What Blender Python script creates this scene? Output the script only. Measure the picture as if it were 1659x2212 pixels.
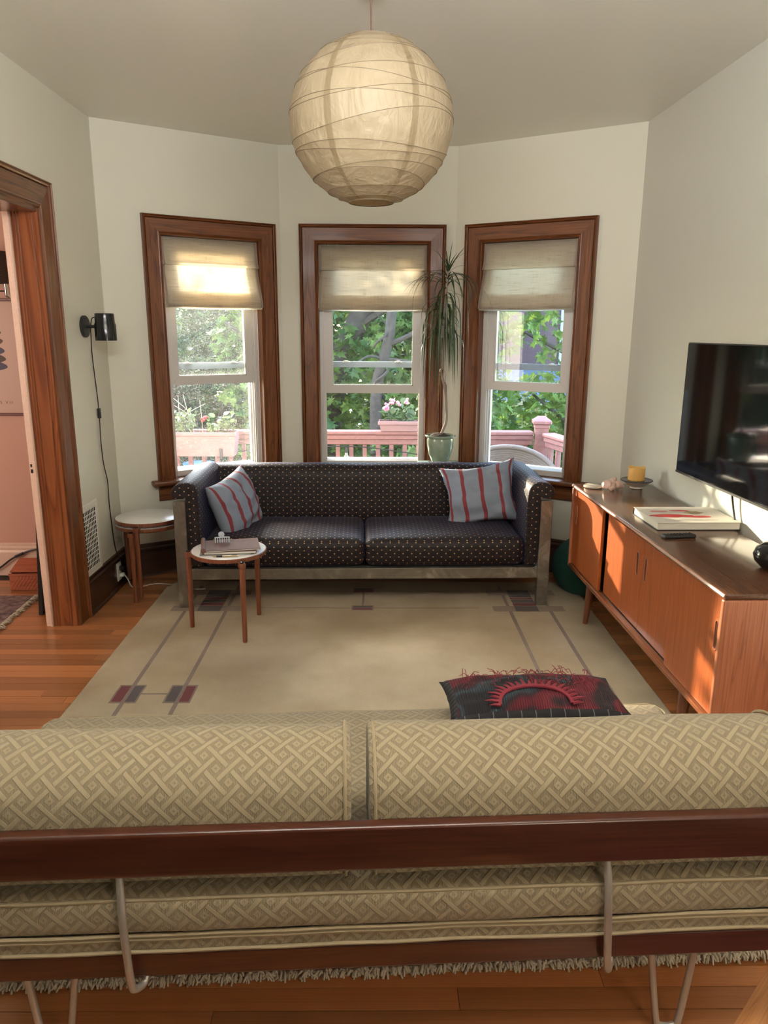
import bpy, bmesh, math, random
from mathutils import Vector, Matrix, noise
from math import sin, cos, pi, radians, sqrt, atan, atan2
random.seed(7)
for o in list(bpy.data.objects): bpy.data.objects.remove(o)
S = bpy.context.scene
COL = S.collection
# ---------------------------------------------------------------- camera
F = 1600.0
TILT = atan(391/F); YAW = atan(17.5/F*cos(TILT)); ROLL = radians(.28)
cd = bpy.data.cameras.new('camera'); cam = bpy.data.objects.new('camera', cd); COL.objects.link(cam)
cd.sensor_fit = 'VERTICAL'; cd.sensor_height = 36; cd.lens = 36*F/2212; cd.clip_start = .05; cd.clip_end = 200
cam.matrix_world = Matrix.Translation((0, 0, 1.6)) @ Matrix.Rotation(-YAW, 4, 'Z') @ Matrix.Rotation(pi/2-TILT, 4, 'X') @ Matrix.Rotation(ROLL, 4, 'Z')
S.camera = cam
# ---------------------------------------------------------------- light
S.view_settings.view_transform = 'Standard'; S.view_settings.look = 'None'
S.view_settings.gamma = 1; S.view_settings.use_curve_mapping = False
S.view_settings.exposure = 0.45
W = bpy.data.worlds.new('world'); S.world = W; W.use_nodes = True
nt = W.node_tree; bgn = nt.nodes['Background']
sky = nt.nodes.new('ShaderNodeTexSky'); sky.sky_type = 'NISHITA'; sky.sun_disc = False
sky.sun_elevation = radians(38); sky.sun_rotation = radians(-36.5); sky.air_density = 1.2; sky.dust_density = 1.5
nt.links.new(sky.outputs[0], bgn.inputs[0]); bgn.inputs[1].default_value = 2.9
SUN_EL, SUN_AZ = 12.6, -36.5          # azimuth from +y, negative to the left
d = Vector((sin(radians(SUN_AZ))*cos(radians(SUN_EL)), cos(radians(SUN_AZ))*cos(radians(SUN_EL)), sin(radians(SUN_EL))))
sl = bpy.data.lights.new('sun', 'SUN'); sl.energy = 14; sl.color = (1, .80, .58); sl.angle = radians(.6)
sun = bpy.data.objects.new('sun', sl); COL.objects.link(sun); sun.location = d*30
sun.rotation_euler = d.to_track_quat('Z', 'Y').to_euler()
def area(name, loc, rot, sx, sy, e, c):
    l = bpy.data.lights.new(name, 'AREA'); l.shape = 'RECTANGLE'; l.size = sx; l.size_y = sy; l.energy = e; l.color = c
    o = bpy.data.objects.new(name, l); COL.objects.link(o); o.location = loc; o.rotation_euler = [radians(a) for a in rot]
    return o
# unseen area lights: an assumed one behind the camera, then added ceiling fill and side room
area('assumed_rear_light', (1.45, -.9, 1.5), (68, 0, 4), .7, .9, 17, (1, .84, .64))  # assumed warm area light behind the camera; no window is built there
area('ceiling_fill_light', (0, .8, 2.40), (146, 0, 0), 1.8, .4, 82, (1, .975, .94))  # added upward fill for ceiling and walls; no such lamp in the room
area('side_room_area_light', (-3.9, 2.2, 1.5), (90, 0, -60), 1.4, 1.4, 32, (1, .80, .66))  # unseen area light inside the windowless side room shell

# ---------------------------------------------------------------- materials
def mat(name): 
    m = bpy.data.materials.new(name); m.use_nodes = True
    return m, m.node_tree, m.node_tree.nodes['Principled BSDF']
def setp(b, **k):
    for a, v in k.items():
        a = a.replace('_', ' ')
        if a in b.inputs: b.inputs[a].default_value = v
def rgb(c): return (*c, 1)
def N(nt, t, **k):
    n = nt.nodes.new(t)
    for a, v in k.items(): setattr(n, a, v)
    return n
def coords(nt, scale=(1, 1, 1), rot=(0, 0, 0), kind='Object', rnd=False):
    tc = N(nt, 'ShaderNodeTexCoord'); mp = N(nt, 'ShaderNodeMapping')
    mp.inputs['Scale'].default_value = scale; mp.inputs['Rotation'].default_value = rot
    nt.links.new(tc.outputs[kind], mp.inputs[0])
    if rnd:
        oi = N(nt, 'ShaderNodeObjectInfo'); mu = N(nt, 'ShaderNodeMath', operation='MULTIPLY'); mu.inputs[1].default_value = 57.3
        nt.links.new(oi.outputs['Random'], mu.inputs[0]); nt.links.new(mu.outputs[0], mp.inputs['Location'])
    return mp.outputs[0]
def math_n(nt, op, a, b=None):
    n = N(nt, 'ShaderNodeMath', operation=op)
    for i, v in enumerate((a, b)):
        if v is None: continue
        if isinstance(v, (int, float)): n.inputs[i].default_value = v
        else: nt.links.new(v, n.inputs[i])
    return n.outputs[0]
def ramp(nt, fac, stops):
    r = N(nt, 'ShaderNodeValToRGB'); e = r.color_ramp.elements
    while len(e) < len(stops): e.new(.5)
    for i, (p, c) in enumerate(stops): e[i].position = p; e[i].color = rgb(c)
    nt.links.new(fac, r.inputs[0]); return r.outputs[0]
def bump(nt, b, h, strength=.3, dist=.002):
    n = N(nt, 'ShaderNodeBump'); n.inputs['Strength'].default_value = strength; n.inputs['Distance'].default_value = dist
    nt.links.new(h, n.inputs['Height']); nt.links.new(n.outputs[0], b.inputs['Normal'])
def plain(name, c, rough=.5, metal=0, bumps=None, coat=0, var=0, **k):
    m, nt, b = mat(name); setp(b, Base_Color=rgb(c), Roughness=rough, Metallic=metal, Coat_Weight=coat, **k)
    no = N(nt, 'ShaderNodeTexNoise'); no.inputs['Scale'].default_value = (bumps or (40, 0))[0]; no.inputs['Detail'].default_value = 5
    nt.links.new(coords(nt), no.inputs['Vector'])
    if var: nt.links.new(ramp(nt, no.outputs[0], [(.3, tuple(x*(1-var) for x in c)), (.7, tuple(min(1, x*(1+var)) for x in c))]), b.inputs['Base Color'])
    if bumps and bumps[1]: bump(nt, b, no.outputs[0], bumps[1], .003)
    return m
def wood(name, dark, mid, light, axis=2, rough=.35, coat=.3, scale=1.0, ring=.5, rnd=False, vary=0.0):
    """long-grained wood: stretched noise and ring lines running along one object axis"""
    m, nt, b = mat(name); L = nt.links.new
    sc = [14*scale]*3; sc[axis] = .9*scale
    v = coords(nt, sc, rnd=rnd)
    n1 = N(nt, 'ShaderNodeTexNoise'); n1.inputs['Scale'].default_value = 1.0; n1.inputs['Detail'].default_value = 3; n1.inputs['Distortion'].default_value = .6
    L(v, n1.inputs['Vector'])
    mu = N(nt, 'ShaderNodeMath', operation='MULTIPLY'); mu.inputs[1].default_value = 9; L(n1.outputs[0], mu.inputs[0])
    fr = N(nt, 'ShaderNodeMath', operation='FRACT'); L(mu.outputs[0], fr.inputs[0])
    sc2 = [170*scale]*3; sc2[axis] = 3*scale
    n2 = N(nt, 'ShaderNodeTexNoise'); n2.inputs['Scale'].default_value = 1; n2.inputs['Detail'].default_value = 4
    L(coords(nt, sc2, rnd=rnd), n2.inputs['Vector'])
    c1 = ramp(nt, fr.outputs[0], [(0, dark), (.22, mid), (.75, light), (1, mid)])
    c2 = ramp(nt, n2.outputs[0], [(.3, dark), (.52, mid), (.75, light)])
    mx = N(nt, 'ShaderNodeMix', data_type='RGBA'); mx.inputs[0].default_value = 1-ring; L(c1, mx.inputs[6]); L(c2, mx.inputs[7])
    out = mx.outputs[2]
    if vary:
        oi = N(nt, 'ShaderNodeObjectInfo'); mr = N(nt, 'ShaderNodeMapRange'); mr.inputs[3].default_value = 1-vary; mr.inputs[4].default_value = 1+vary
        L(oi.outputs['Random'], mr.inputs[0]); hs = N(nt, 'ShaderNodeHueSaturation'); L(mr.outputs[0], hs.inputs['Value']); L(out, hs.inputs['Color']); out = hs.outputs[0]
    L(out, b.inputs['Base Color']); setp(b, Roughness=rough, Coat_Weight=coat, Coat_Roughness=.12)
    bump(nt, b, n2.outputs[0], .12, .001)
    return m
M = {}
M['wall'] = plain('cream_wall_paint', (.68, .665, .565), .55, bumps=(160, .05))
M['wall_r'] = plain('right_wall_paint', (.65, .645, .58), .5, bumps=(160, .05))
M['ceiling'] = plain('ceiling_paint', (.79, .77, .70), .42, bumps=(6, .12))
M['pink'] = plain('pink_wall_paint', (.66, .36, .27), .55, bumps=(160, .05))
M['pinktrim'] = plain('pale_pink_paint', (.80, .55, .43), .4, bumps=(60, .04), var=.04)
dk, md, lt = (.04, .011, .004), (.135, .040, .010), (.235, .078, .020)
M['casV'] = wood('window_casing_wood_upright', dk, md, lt, 2, .42, .05)
M['casH'] = wood('window_casing_wood_level', dk, md, lt, 0, .42, .05)
M['casY'] = wood('door_casing_wood_level', dk, md, lt, 1, .3, .4)
M['jambV'] = wood('door_jamb_wood', (.13, .034, .012), (.23, .066, .022), (.31, .10, .034), 2, .3, .4, scale=.6, ring=.7)
M['base'] = wood('dark_baseboard_wood', (.018, .008, .005), (.04, .016, .009), (.06, .025, .014), 0, .3, .4)
M['floor'] = wood('fir_floorboard', (.20, .065, .022), (.38, .145, .05), (.48, .20, .07), 0, .3, .35, ring=.45, rnd=True, vary=.3)
M['gap'] = plain('floor_gap_shadow', (.03, .012, .006), .8)
M['teakT'] = wood('teak_top', (.055, .022, .012), (.095, .04, .021), (.13, .058, .031), 1, .24, .3, ring=.3)
M['teakV'] = wood('teak_door', (.20, .043, .010), (.35, .082, .018), (.44, .125, .028), 2, .36, .15, scale=1.1, ring=.25)
M['teakE'] = wood('teak_end_panel', (.20, .06, .027), (.37, .125, .06), (.46, .17, .09), 2, .38, .15, ring=.4)
M['teakY'] = wood('teak_edge', (.14, .045, .02), (.25, .085, .035), (.33, .12, .05), 1, .25, .4, ring=.3)
M['walnut'] = wood('walnut_leg', (.09, .028, .014), (.19, .06, .028), (.27, .09, .042), 2, .35, .2, ring=.3)
M['rail'] = wood('dark_red_rail_wood', (.028, .006, .003), (.052, .012, .006), (.075, .020, .008), 0, .3, .3, ring=.3)
M['border'] = wood('border_board', (.24, .09, .03), (.42, .17, .055), (.52, .24, .085), 0, .3, .3, ring=.4)
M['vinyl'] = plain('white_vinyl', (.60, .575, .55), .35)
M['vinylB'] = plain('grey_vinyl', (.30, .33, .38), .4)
M['white'] = plain('white_laminate', (.80, .79, .76), .3)
M['register'] = plain('white_register_metal', (.78, .77, .70), .4)
M['black'] = plain('gloss_black', (.012, .012, .013), .15)
M['blackmat'] = plain('satin_black', (.015, .015, .016), .45)
M['hole'] = plain('dark_void', (.006, .005, .005), .9)
M['chrome'] = plain('chrome', (.75, .74, .72), .12, 1)
M['rod'] = plain('grey_steel_rod', (.42, .40, .36), .4, .7)
M['soil'] = plain('potting_soil', (.035, .02, .014), .9, bumps=(120, .8))
M['stem'] = plain('grey_stem', (.30, .24, .20), .7, bumps=(90, .5))
M['leafd'] = plain('dracaena_leaf', (.045, .075, .028), .4, var=.4)
M['teal'] = plain('teal_painted_wood', (.16, .26, .24), .35, var=.15)
M['felt'] = plain('dark_green_felt', (.008, .060, .045), .95, bumps=(300, .5), var=.2)
M['wax'] = plain('yellow_wax', (.62, .36, .10), .45, Subsurface_Weight=.2)
M['cer'] = plain('cream_ceramic', (.55, .50, .42), .3)
M['rim'] = plain('dark_rim_glaze', (.03, .03, .05), .25)
M['knot'] = plain('pale_pink_ceramic', (.60, .40, .33), .3, var=.1)
M['page'] = plain('book_pages', (.68, .64, .56), .7)
M['paper2'] = plain('paper', (.72, .70, .66), .7)
M['cover'] = plain('brown_leatherette', (.14, .075, .058), .65, Specular_IOR_Level=.2, var=.1)
M['clipc'] = plain('clear_pale_plastic', (.62, .68, .76), .15, Transmission_Weight=.3)
M['screen'] = plain('tv_screen_glass', (.004, .004, .005), .06)
M['deck'] = plain('faded_red_deck_paint', (.20, .085, .08), .55, var=.12)
M['deckf'] = plain('deck_boards', (.13, .09, .08), .7, var=.15)
M['wick'] = plain('wicker', (.11, .085, .075), .7)
M['terra'] = plain('planter_plastic', (.24, .13, .13), .6)
M['red'] = plain('red_petal', (.65, .03, .04), .5)
M['rose'] = plain('pink_petal', (.80, .22, .34), .5)
M['barkm'] = plain('bark', (.045, .036, .03), .9, bumps=(20, .9), var=.35)
M['siding'] = plain('purple_brown_siding', (.055, .026, .035), .7)
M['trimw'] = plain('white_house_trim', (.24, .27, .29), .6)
M['ground'] = plain('garden_ground', (.07, .11, .035), .95, var=.4, bumps=(9, .3))
M['blue'] = plain('blue_glaze', (.10, .22, .55), .3)
M['basket'] = wood('woven_orange_basket', (.22, .05, .02), (.42, .11, .05), (.5, .15, .07), 0, .6, 0)
M['frame'] = plain('oxblood_frame', (.12, .012, .010), .3)
M['print'] = plain('print_paper', (.62, .40, .32), .5)
for n, c in (('ink1', (.10, .13, .09)), ('ink2', (.16, .09, .07)), ('ink3', (.09, .08, .13)), ('ink4', (.25, .10, .05)), ('ink5', (.10, .07, .06))): M[n] = plain(n, c, .6)
M['cord'] = plain('black_cord', (.01, .009, .009), .4)
M['wcord'] = plain('white_cord', (.6, .6, .57), .4)
M['brown_cord'] = plain('brown_cord', (.16, .09, .07), .5)
M['bulb'] = plain('clear_bulb', (.6, .6, .55), .08, Transmission_Weight=.8)

def glass_mat(name, dirt):
    m, nt, b = mat(name); L = nt.links.new
    nt.nodes.remove(b); out = nt.nodes['Material Output']
    tr = N(nt, 'ShaderNodeBsdfTransparent'); tr.inputs[0].default_value = (.96, .98, .97, 1)
    gl = N(nt, 'ShaderNodeBsdfGlossy'); gl.inputs['Roughness'].default_value = .01
    lw = N(nt, 'ShaderNodeFresnel'); lw.inputs[0].default_value = 1.45
    m1 = N(nt, 'ShaderNodeMixShader'); L(lw.outputs[0], m1.inputs[0]); L(tr.outputs[0], m1.inputs[1]); L(gl.outputs[0], m1.inputs[2])
    df = N(nt, 'ShaderNodeBsdfTranslucent'); df.inputs[0].default_value = (.85, .85, .85, 1)
    no = N(nt, 'ShaderNodeTexNoise'); no.inputs['Scale'].default_value = 140; no.inputs['Detail'].default_value = 4
    L(coords(nt), no.inputs['Vector'])
    n2 = N(nt, 'ShaderNodeTexNoise'); n2.inputs['Scale'].default_value = 4; L(coords(nt), n2.inputs['Vector'])
    mr = N(nt, 'ShaderNodeMapRange'); mr.inputs[1].default_value = .52; mr.inputs[2].default_value = .75; mr.inputs[3].default_value = dirt*.25; mr.inputs[4].default_value = dirt*2.2
    L(no.outputs[0], mr.inputs[0])
    mm = N(nt, 'ShaderNodeMath', operation='MULTIPLY'); L(mr.outputs[0], mm.inputs[0]); L(n2.outputs[0], mm.inputs[1])
    m2 = N(nt, 'ShaderNodeMixShader'); L(mm.outputs[0], m2.inputs[0]); L(m1.outputs[0], m2.inputs[1]); L(df.outputs[0], m2.inputs[2])
    L(m2.outputs[0], out.inputs[0]); return m
M['glass'] = glass_mat('window_glass', .008)
M['glassdirty'] = glass_mat('dusty_window_glass', .05)
def leaf_mat(name, c1, c2, tr=.5):
    m, nt, b = mat(name); L = nt.links.new
    no = N(nt, 'ShaderNodeTexNoise'); no.inputs['Scale'].default_value = 2.2; no.inputs['Detail'].default_value = 4; L(coords(nt), no.inputs['Vector'])
    c = ramp(nt, no.outputs[0], [(.35, c1), (.65, c2)])
    L(c, b.inputs['Base Color']); setp(b, Roughness=.5)
    t = N(nt, 'ShaderNodeBsdfTranslucent'); L(c, t.inputs[0]); mx = N(nt, 'ShaderNodeMixShader'); mx.inputs[0].default_value = tr
    L(b.outputs[0], mx.inputs[1]); L(t.outputs[0], mx.inputs[2]); L(mx.outputs[0], nt.nodes['Material Output'].inputs[0]); return m
M['maple'] = leaf_mat('maple_leaf', (.04, .10, .02), (.16, .235, .045))
M['maple2'] = leaf_mat('deep_green_leaf', (.012, .042, .018), (.05, .095, .035))
M['planterleaf'] = leaf_mat('planter_leaf', (.05, .10, .04), (.15, .20, .09))
# roman shade linen
def shade_mat():
    m, nt, b = mat('linen_shade'); L = nt.links.new
    n1 = N(nt, 'ShaderNodeTexNoise'); n1.inputs['Scale'].default_value = 1; n1.inputs['Detail'].default_value = 3
    L(coords(nt, (8, 8, 260)), n1.inputs['Vector'])
    n2 = N(nt, 'ShaderNodeTexNoise'); n2.inputs['Scale'].default_value = 1; L(coords(nt, (420, 8, 8)), n2.inputs['Vector'])
    ad = N(nt, 'ShaderNodeMix'); ad.inputs[0].default_value = .35; L(n1.outputs[0], ad.inputs[2]); L(n2.outputs[0], ad.inputs[3])
    c = ramp(nt, ad.outputs[0], [(.34, (.50, .42, .33)), (.43, (.74, .67, .56)), (.62, (.80, .74, .64))])
    L(c, b.inputs['Base Color']); setp(b, Roughness=.8)
    t = N(nt, 'ShaderNodeBsdfTranslucent'); L(c, t.inputs[0]); mx = N(nt, 'ShaderNodeMixShader'); mx.inputs[0].default_value = .62
    L(b.outputs[0], mx.inputs[1]); L(t.outputs[0], mx.inputs[2]); L(mx.outputs[0], nt.nodes['Material Output'].inputs[0]); return m
M['shade'] = shade_mat()
M['hem'] = plain('shade_hem', (.28, .21, .17), .8)
def paper_mat():
    m, nt, b = mat('lantern_paper'); L = nt.links.new
    n1 = N(nt, 'ShaderNodeTexNoise'); n1.inputs['Scale'].default_value = 9; n1.inputs['Detail'].default_value = 5; n1.inputs['Distortion'].default_value = 1.2; L(coords(nt, (1, 1, .5)), n1.inputs['Vector'])
    gr = N(nt, 'ShaderNodeTexGradient', gradient_type='RADIAL'); L(coords(nt), gr.inputs[0])
    seam = math_n(nt, 'LESS_THAN', math_n(nt, 'FRACT', math_n(nt, 'ADD', math_n(nt, 'MULTIPLY', gr.outputs[0], 6.0), math_n(nt, 'MULTIPLY', n1.outputs[0], .06))), .085)
    mxs = N(nt, 'ShaderNodeMix', data_type='RGBA'); L(seam, mxs.inputs[0]); L(ramp(nt, n1.outputs[0], [(.3, (.40, .325, .215)), (.7, (.46, .38, .26))]), mxs.inputs[6]); mxs.inputs[7].default_value = (.30, .235, .145, 1)
    L(mxs.outputs[2], b.inputs['Base Color']); setp(b, Roughness=.45, Specular_IOR_Level=.45)
    n3 = N(nt, 'ShaderNodeTexNoise'); n3.inputs['Scale'].default_value = 16; n3.inputs['Detail'].default_value = 4; n3.inputs['Distortion'].default_value = 2.5; L(coords(nt, (1, 1, .45)), n3.inputs['Vector'])
    bump(nt, b, math_n(nt, 'ADD', n1.outputs[0], math_n(nt, 'MULTIPLY', n3.outputs[0], .5)), .75, .013)
    t = N(nt, 'ShaderNodeBsdfTranslucent'); t.inputs[0].default_value = (.8, .62, .38, 1); mx = N(nt, 'ShaderNodeMixShader'); mx.inputs[0].default_value = .22
    L(b.outputs[0], mx.inputs[1]); L(t.outputs[0], mx.inputs[2]); L(mx.outputs[0], nt.nodes['Material Output'].inputs[0]); return m
M['lantern'] = paper_mat()
M['wire'] = plain('lantern_rib', (.20, .15, .09), .5)
def lattice_mat(name, c1, c2, pitch=.056):
    """embossed diamond lattice on UVs given in metres"""
    m, nt, b = mat(name); L = nt.links.new
    tc = N(nt, 'ShaderNodeTexCoord'); sp = N(nt, 'ShaderNodeSeparateXYZ'); L(tc.outputs['UV'], sp.inputs[0])
    u, v = sp.outputs[0], sp.outputs[1]
    p = pitch/2*1.414
    a = math_n(nt, 'DIVIDE', math_n(nt, 'ADD', u, v), p*1.414); c = math_n(nt, 'DIVIDE', math_n(nt, 'SUBTRACT', u, v), p*1.414)
    # crossing bars that pass over and under each other round small raised diamonds
    ra_, rb_ = math_n(nt, 'ROUND', a), math_n(nt, 'ROUND', c)
    da = math_n(nt, 'ABSOLUTE', math_n(nt, 'SUBTRACT', a, ra_)); dc = math_n(nt, 'ABSOLUTE', math_n(nt, 'SUBTRACT', c, rb_))
    odd = math_n(nt, 'GREATER_THAN', math_n(nt, 'FRACT', math_n(nt, 'MULTIPLY', math_n(nt, 'ADD', math_n(nt, 'ADD', ra_, rb_), .1), .5)), .3)
    even = math_n(nt, 'SUBTRACT', 1.0, odd)
    def bar(q): 
        n = N(nt, 'ShaderNodeMapRange', interpolation_type='SMOOTHSTEP'); n.inputs[1].default_value = .145; n.inputs[2].default_value = .095; n.inputs[3].default_value = 0; n.inputs[4].default_value = 1
        nt.links.new(q, n.inputs[0]); return n.outputs[0]
    hA = math_n(nt, 'MULTIPLY', bar(da), math_n(nt, 'SUBTRACT', 1.0, math_n(nt, 'MULTIPLY', odd, math_n(nt, 'LESS_THAN', dc, .19))))
    hB = math_n(nt, 'MULTIPLY', bar(dc), math_n(nt, 'SUBTRACT', 1.0, math_n(nt, 'MULTIPLY', even, math_n(nt, 'LESS_THAN', da, .19))))
    fa = math_n(nt, 'SUBTRACT', .5, da); fc = math_n(nt, 'SUBTRACT', .5, dc)
    r = math_n(nt, 'MAXIMUM', fa, fc)
    rings = ramp(nt, r, [(0, (.2,)*3), (.05, (.2,)*3), (.07, (.8,)*3), (.17, (.8,)*3), (.20, (0,)*3)])
    h = math_n(nt, 'MAXIMUM', rings, math_n(nt, 'MAXIMUM', hA, hB))
    wv = N(nt, 'ShaderNodeTexWave', bands_direction='X'); wv.inputs['Scale'].default_value = 130; wv.inputs['Distortion'].default_value = .4; L(tc.outputs['UV'], wv.inputs['Vector'])
    h2 = math_n(nt, 'ADD', h, math_n(nt, 'MULTIPLY', wv.outputs[0], math_n(nt, 'SUBTRACT', .45, math_n(nt, 'MULTIPLY', h, .35))))
    no = N(nt, 'ShaderNodeTexNoise'); no.inputs['Scale'].default_value = 900; L(tc.outputs['UV'], no.inputs['Vector'])
    h3 = math_n(nt, 'ADD', h2, math_n(nt, 'MULTIPLY', no.outputs[0], .25))
    L(ramp(nt, h2, [(0, c1), (1, c2)]), b.inputs['Base Color']); setp(b, Roughness=.75, Sheen_Weight=.15)  # groove shade put into the colour: lower relief is darker
    bump(nt, b, h3, .8, .0022); return m
M['lat'] = lattice_mat('tan_lattice_upholstery', (.20, .155, .09), (.29, .232, .143))
M['piping'] = plain('tan_piping', (.29, .23, .14), .8, bumps=(400, .3))
def dots_mat():
    m, nt, b = mat('dotted_plum_upholstery'); L = nt.links.new
    tc = N(nt, 'ShaderNodeTexCoord'); sp = N(nt, 'ShaderNodeSeparateXYZ'); L(tc.outputs['UV'], sp.inputs[0])
    u, v = sp.outputs[0], sp.outputs[1]
    a = math_n(nt, 'ADD', math_n(nt, 'DIVIDE', u, .050), math_n(nt, 'DIVIDE', v, .041)); c = math_n(nt, 'SUBTRACT', math_n(nt, 'DIVIDE', u, .050), math_n(nt, 'DIVIDE', v, .041))
    fa = math_n(nt, 'SUBTRACT', math_n(nt, 'FRACT', a), .5); fc = math_n(nt, 'SUBTRACT', math_n(nt, 'FRACT', c), .5)
    r = math_n(nt, 'SQRT', math_n(nt, 'ADD', math_n(nt, 'MULTIPLY', fa, fa), math_n(nt, 'MULTIPLY', fc, fc)))
    dot = math_n(nt, 'LESS_THAN', r, .115)
    par = math_n(nt, 'GREATER_THAN', math_n(nt, 'FRACT', math_n(nt, 'DIVIDE', math_n(nt, 'ADD', math_n(nt, 'FLOOR', math_n(nt, 'ADD', a, .5)), math_n(nt, 'FLOOR', math_n(nt, 'ADD', c, .5))), 2)), .25)
    mx = N(nt, 'ShaderNodeMix', data_type='RGBA'); L(par, mx.inputs[0]); mx.inputs[6].default_value = (.008, .0055, .007, 1); mx.inputs[7].default_value = (.017, .010, .012, 1)
    m2 = N(nt, 'ShaderNodeMix', data_type='RGBA'); L(dot, m2.inputs[0]); L(mx.outputs[2], m2.inputs[6]); m2.inputs[7].default_value = (.42, .27, .12, 1)
    L(m2.outputs[2], b.inputs['Base Color']); setp(b, Roughness=.55, Specular_IOR_Level=.28, Sheen_Weight=.10, Sheen_Roughness=.35, Sheen_Tint=(.35, .45, 1, 1))
    wv = N(nt, 'ShaderNodeTexNoise'); wv.inputs['Scale'].default_value = 600; L(tc.outputs['UV'], wv.inputs['Vector'])
    bump(nt, b, wv.outputs[0], .25, .001); return m
M['dots'] = dots_mat()
def stripes_mat(name, base, stripe, stops, along='X'):
    m, nt, b = mat(name); L = nt.links.new
    tc = N(nt, 'ShaderNodeTexCoord'); sp = N(nt, 'ShaderNodeSeparateXYZ'); L(tc.outputs['UV'], sp.inputs[0])
    r = N(nt, 'ShaderNodeValToRGB'); r.color_ramp.interpolation = 'CONSTANT'; e = r.color_ramp.elements
    seq = [(0, base)]
    for s0, w in stops: seq += [(s0, stripe), (s0+w, base)]
    while len(e) < len(seq): e.new(.5)
    for i, (p, c) in enumerate(seq): e[i].position = p; e[i].color = rgb(c)
    L(sp.outputs[0 if along == 'X' else 1], r.inputs[0]); L(r.outputs[0], b.inputs['Base Color']); setp(b, Roughness=.8)
    no = N(nt, 'ShaderNodeTexNoise'); no.inputs['Scale'].default_value = 5; no.inputs['Detail'].default_value = 6; no.inputs['Distortion'].default_value = .8; L(coords(nt), no.inputs['Vector'])
    bump(nt, b, no.outputs[0], .5, .02); return m
M['strp'] = stripes_mat('blue_grey_cloth_with_red_stripes', (.20, .235, .30), (.19, .03, .038), [(.04, .04), (.26, .05), (.50, .05), (.75, .05), (.94, .03)])
def carpet(name, c1, c2, sc=5):
    m, nt, b = mat(name); L = nt.links.new
    n1 = N(nt, 'ShaderNodeTexNoise'); n1.inputs['Scale'].default_value = sc; n1.inputs['Detail'].default_value = 6; L(coords(nt), n1.inputs['Vector'])
    n2 = N(nt, 'ShaderNodeTexNoise'); n2.inputs['Scale'].default_value = 420; n2.inputs['Detail'].default_value = 2; L(coords(nt), n2.inputs['Vector'])
    ad = math_n(nt, 'ADD', math_n(nt, 'MULTIPLY', n1.outputs[0], .7), math_n(nt, 'MULTIPLY', n2.outputs[0], .3))
    L(ramp(nt, ad, [(.36, c1), (.64, c2)]), b.inputs['Base Color']); setp(b, Roughness=.95, Sheen_Weight=.1)
    bump(nt, b, n2.outputs[0], .6, .004); return m
M['rug'] = carpet('cream_carpet', (.30, .225, .13), (.44, .355, .235), 2.2)
M['rugline'] = carpet('taupe_carpet_line', (.17, .125, .10), (.22, .165, .13))
M['rugtan'] = carpet('taupe_carpet_block', (.20, .15, .11), (.26, .20, .145))
M['rugdark'] = carpet('charcoal_carpet_block', (.06, .048, .046), (.09, .072, .068))
M['rugred'] = carpet('maroon_carpet_block', (.12, .018, .022), (.17, .03, .035))
M['fringe'] = plain('fringe_yarn', (.46, .40, .31), .9)
M['oriental'] = carpet('dark_patterned_carpet', (.05, .025, .03), (.30, .18, .16), 26)
M['redrug'] = carpet('dark_red_carpet', (.13, .03, .03), (.25, .07, .06), 30)
def steel_mat():
    m, nt, b = mat('worn_steel'); L = nt.links.new
    n1 = N(nt, 'ShaderNodeTexNoise'); n1.inputs['Scale'].default_value = 4; n1.inputs['Detail'].default_value = 5; n1.inputs['Roughness'].default_value = .7; n1.inputs['Distortion'].default_value = .7; L(coords(nt), n1.inputs['Vector'])
    L(ramp(nt, n1.outputs[0], [(.34, (.16, .135, .11)), (.54, (.23, .21, .175)), (.68, (.42, .39, .34))]), b.inputs['Base Color'])
    L(ramp(nt, n1.outputs[0], [(.3, (.55,)*3), (.65, (.28,)*3)]), b.inputs['Roughness']); setp(b, Metallic=.75); return m
M['steel'] = steel_mat()
def glaze_mat():
    m, nt, b = mat('celadon_glaze'); L = nt.links.new
    n1 = N(nt, 'ShaderNodeTexNoise'); n1.inputs['Scale'].default_value = 12; n1.inputs['Detail'].default_value = 5; L(coords(nt), n1.inputs['Vector'])
    L(ramp(nt, n1.outputs[0], [(.3, (.20, .27, .20)), (.7, (.30, .37, .28))]), b.inputs['Base Color']); setp(b, Roughness=.12, Coat_Weight=.6); return m
M['glaze'] = glaze_mat()
def plaid_mat():
    m, nt, b = mat('black_plaid_cloth'); L = nt.links.new
    tc = N(nt, 'ShaderNodeTexCoord'); sp = N(nt, 'ShaderNodeSeparateXYZ'); L(tc.outputs['UV'], sp.inputs[0])
    a = math_n(nt, 'GREATER_THAN', math_n(nt, 'FRACT', math_n(nt, 'MULTIPLY', sp.outputs[0], 13)), .93)
    c = math_n(nt, 'GREATER_THAN', math_n(nt, 'FRACT', math_n(nt, 'MULTIPLY', sp.outputs[1], 13)), .93)
    L(ramp(nt, math_n(nt, 'MAXIMUM', a, c), [(0, (.008, .007, .009)), (1, (.12, .11, .12))]), b.inputs['Base Color']); setp(b, Roughness=.85); return m
M['plaid'] = plaid_mat()
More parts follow.
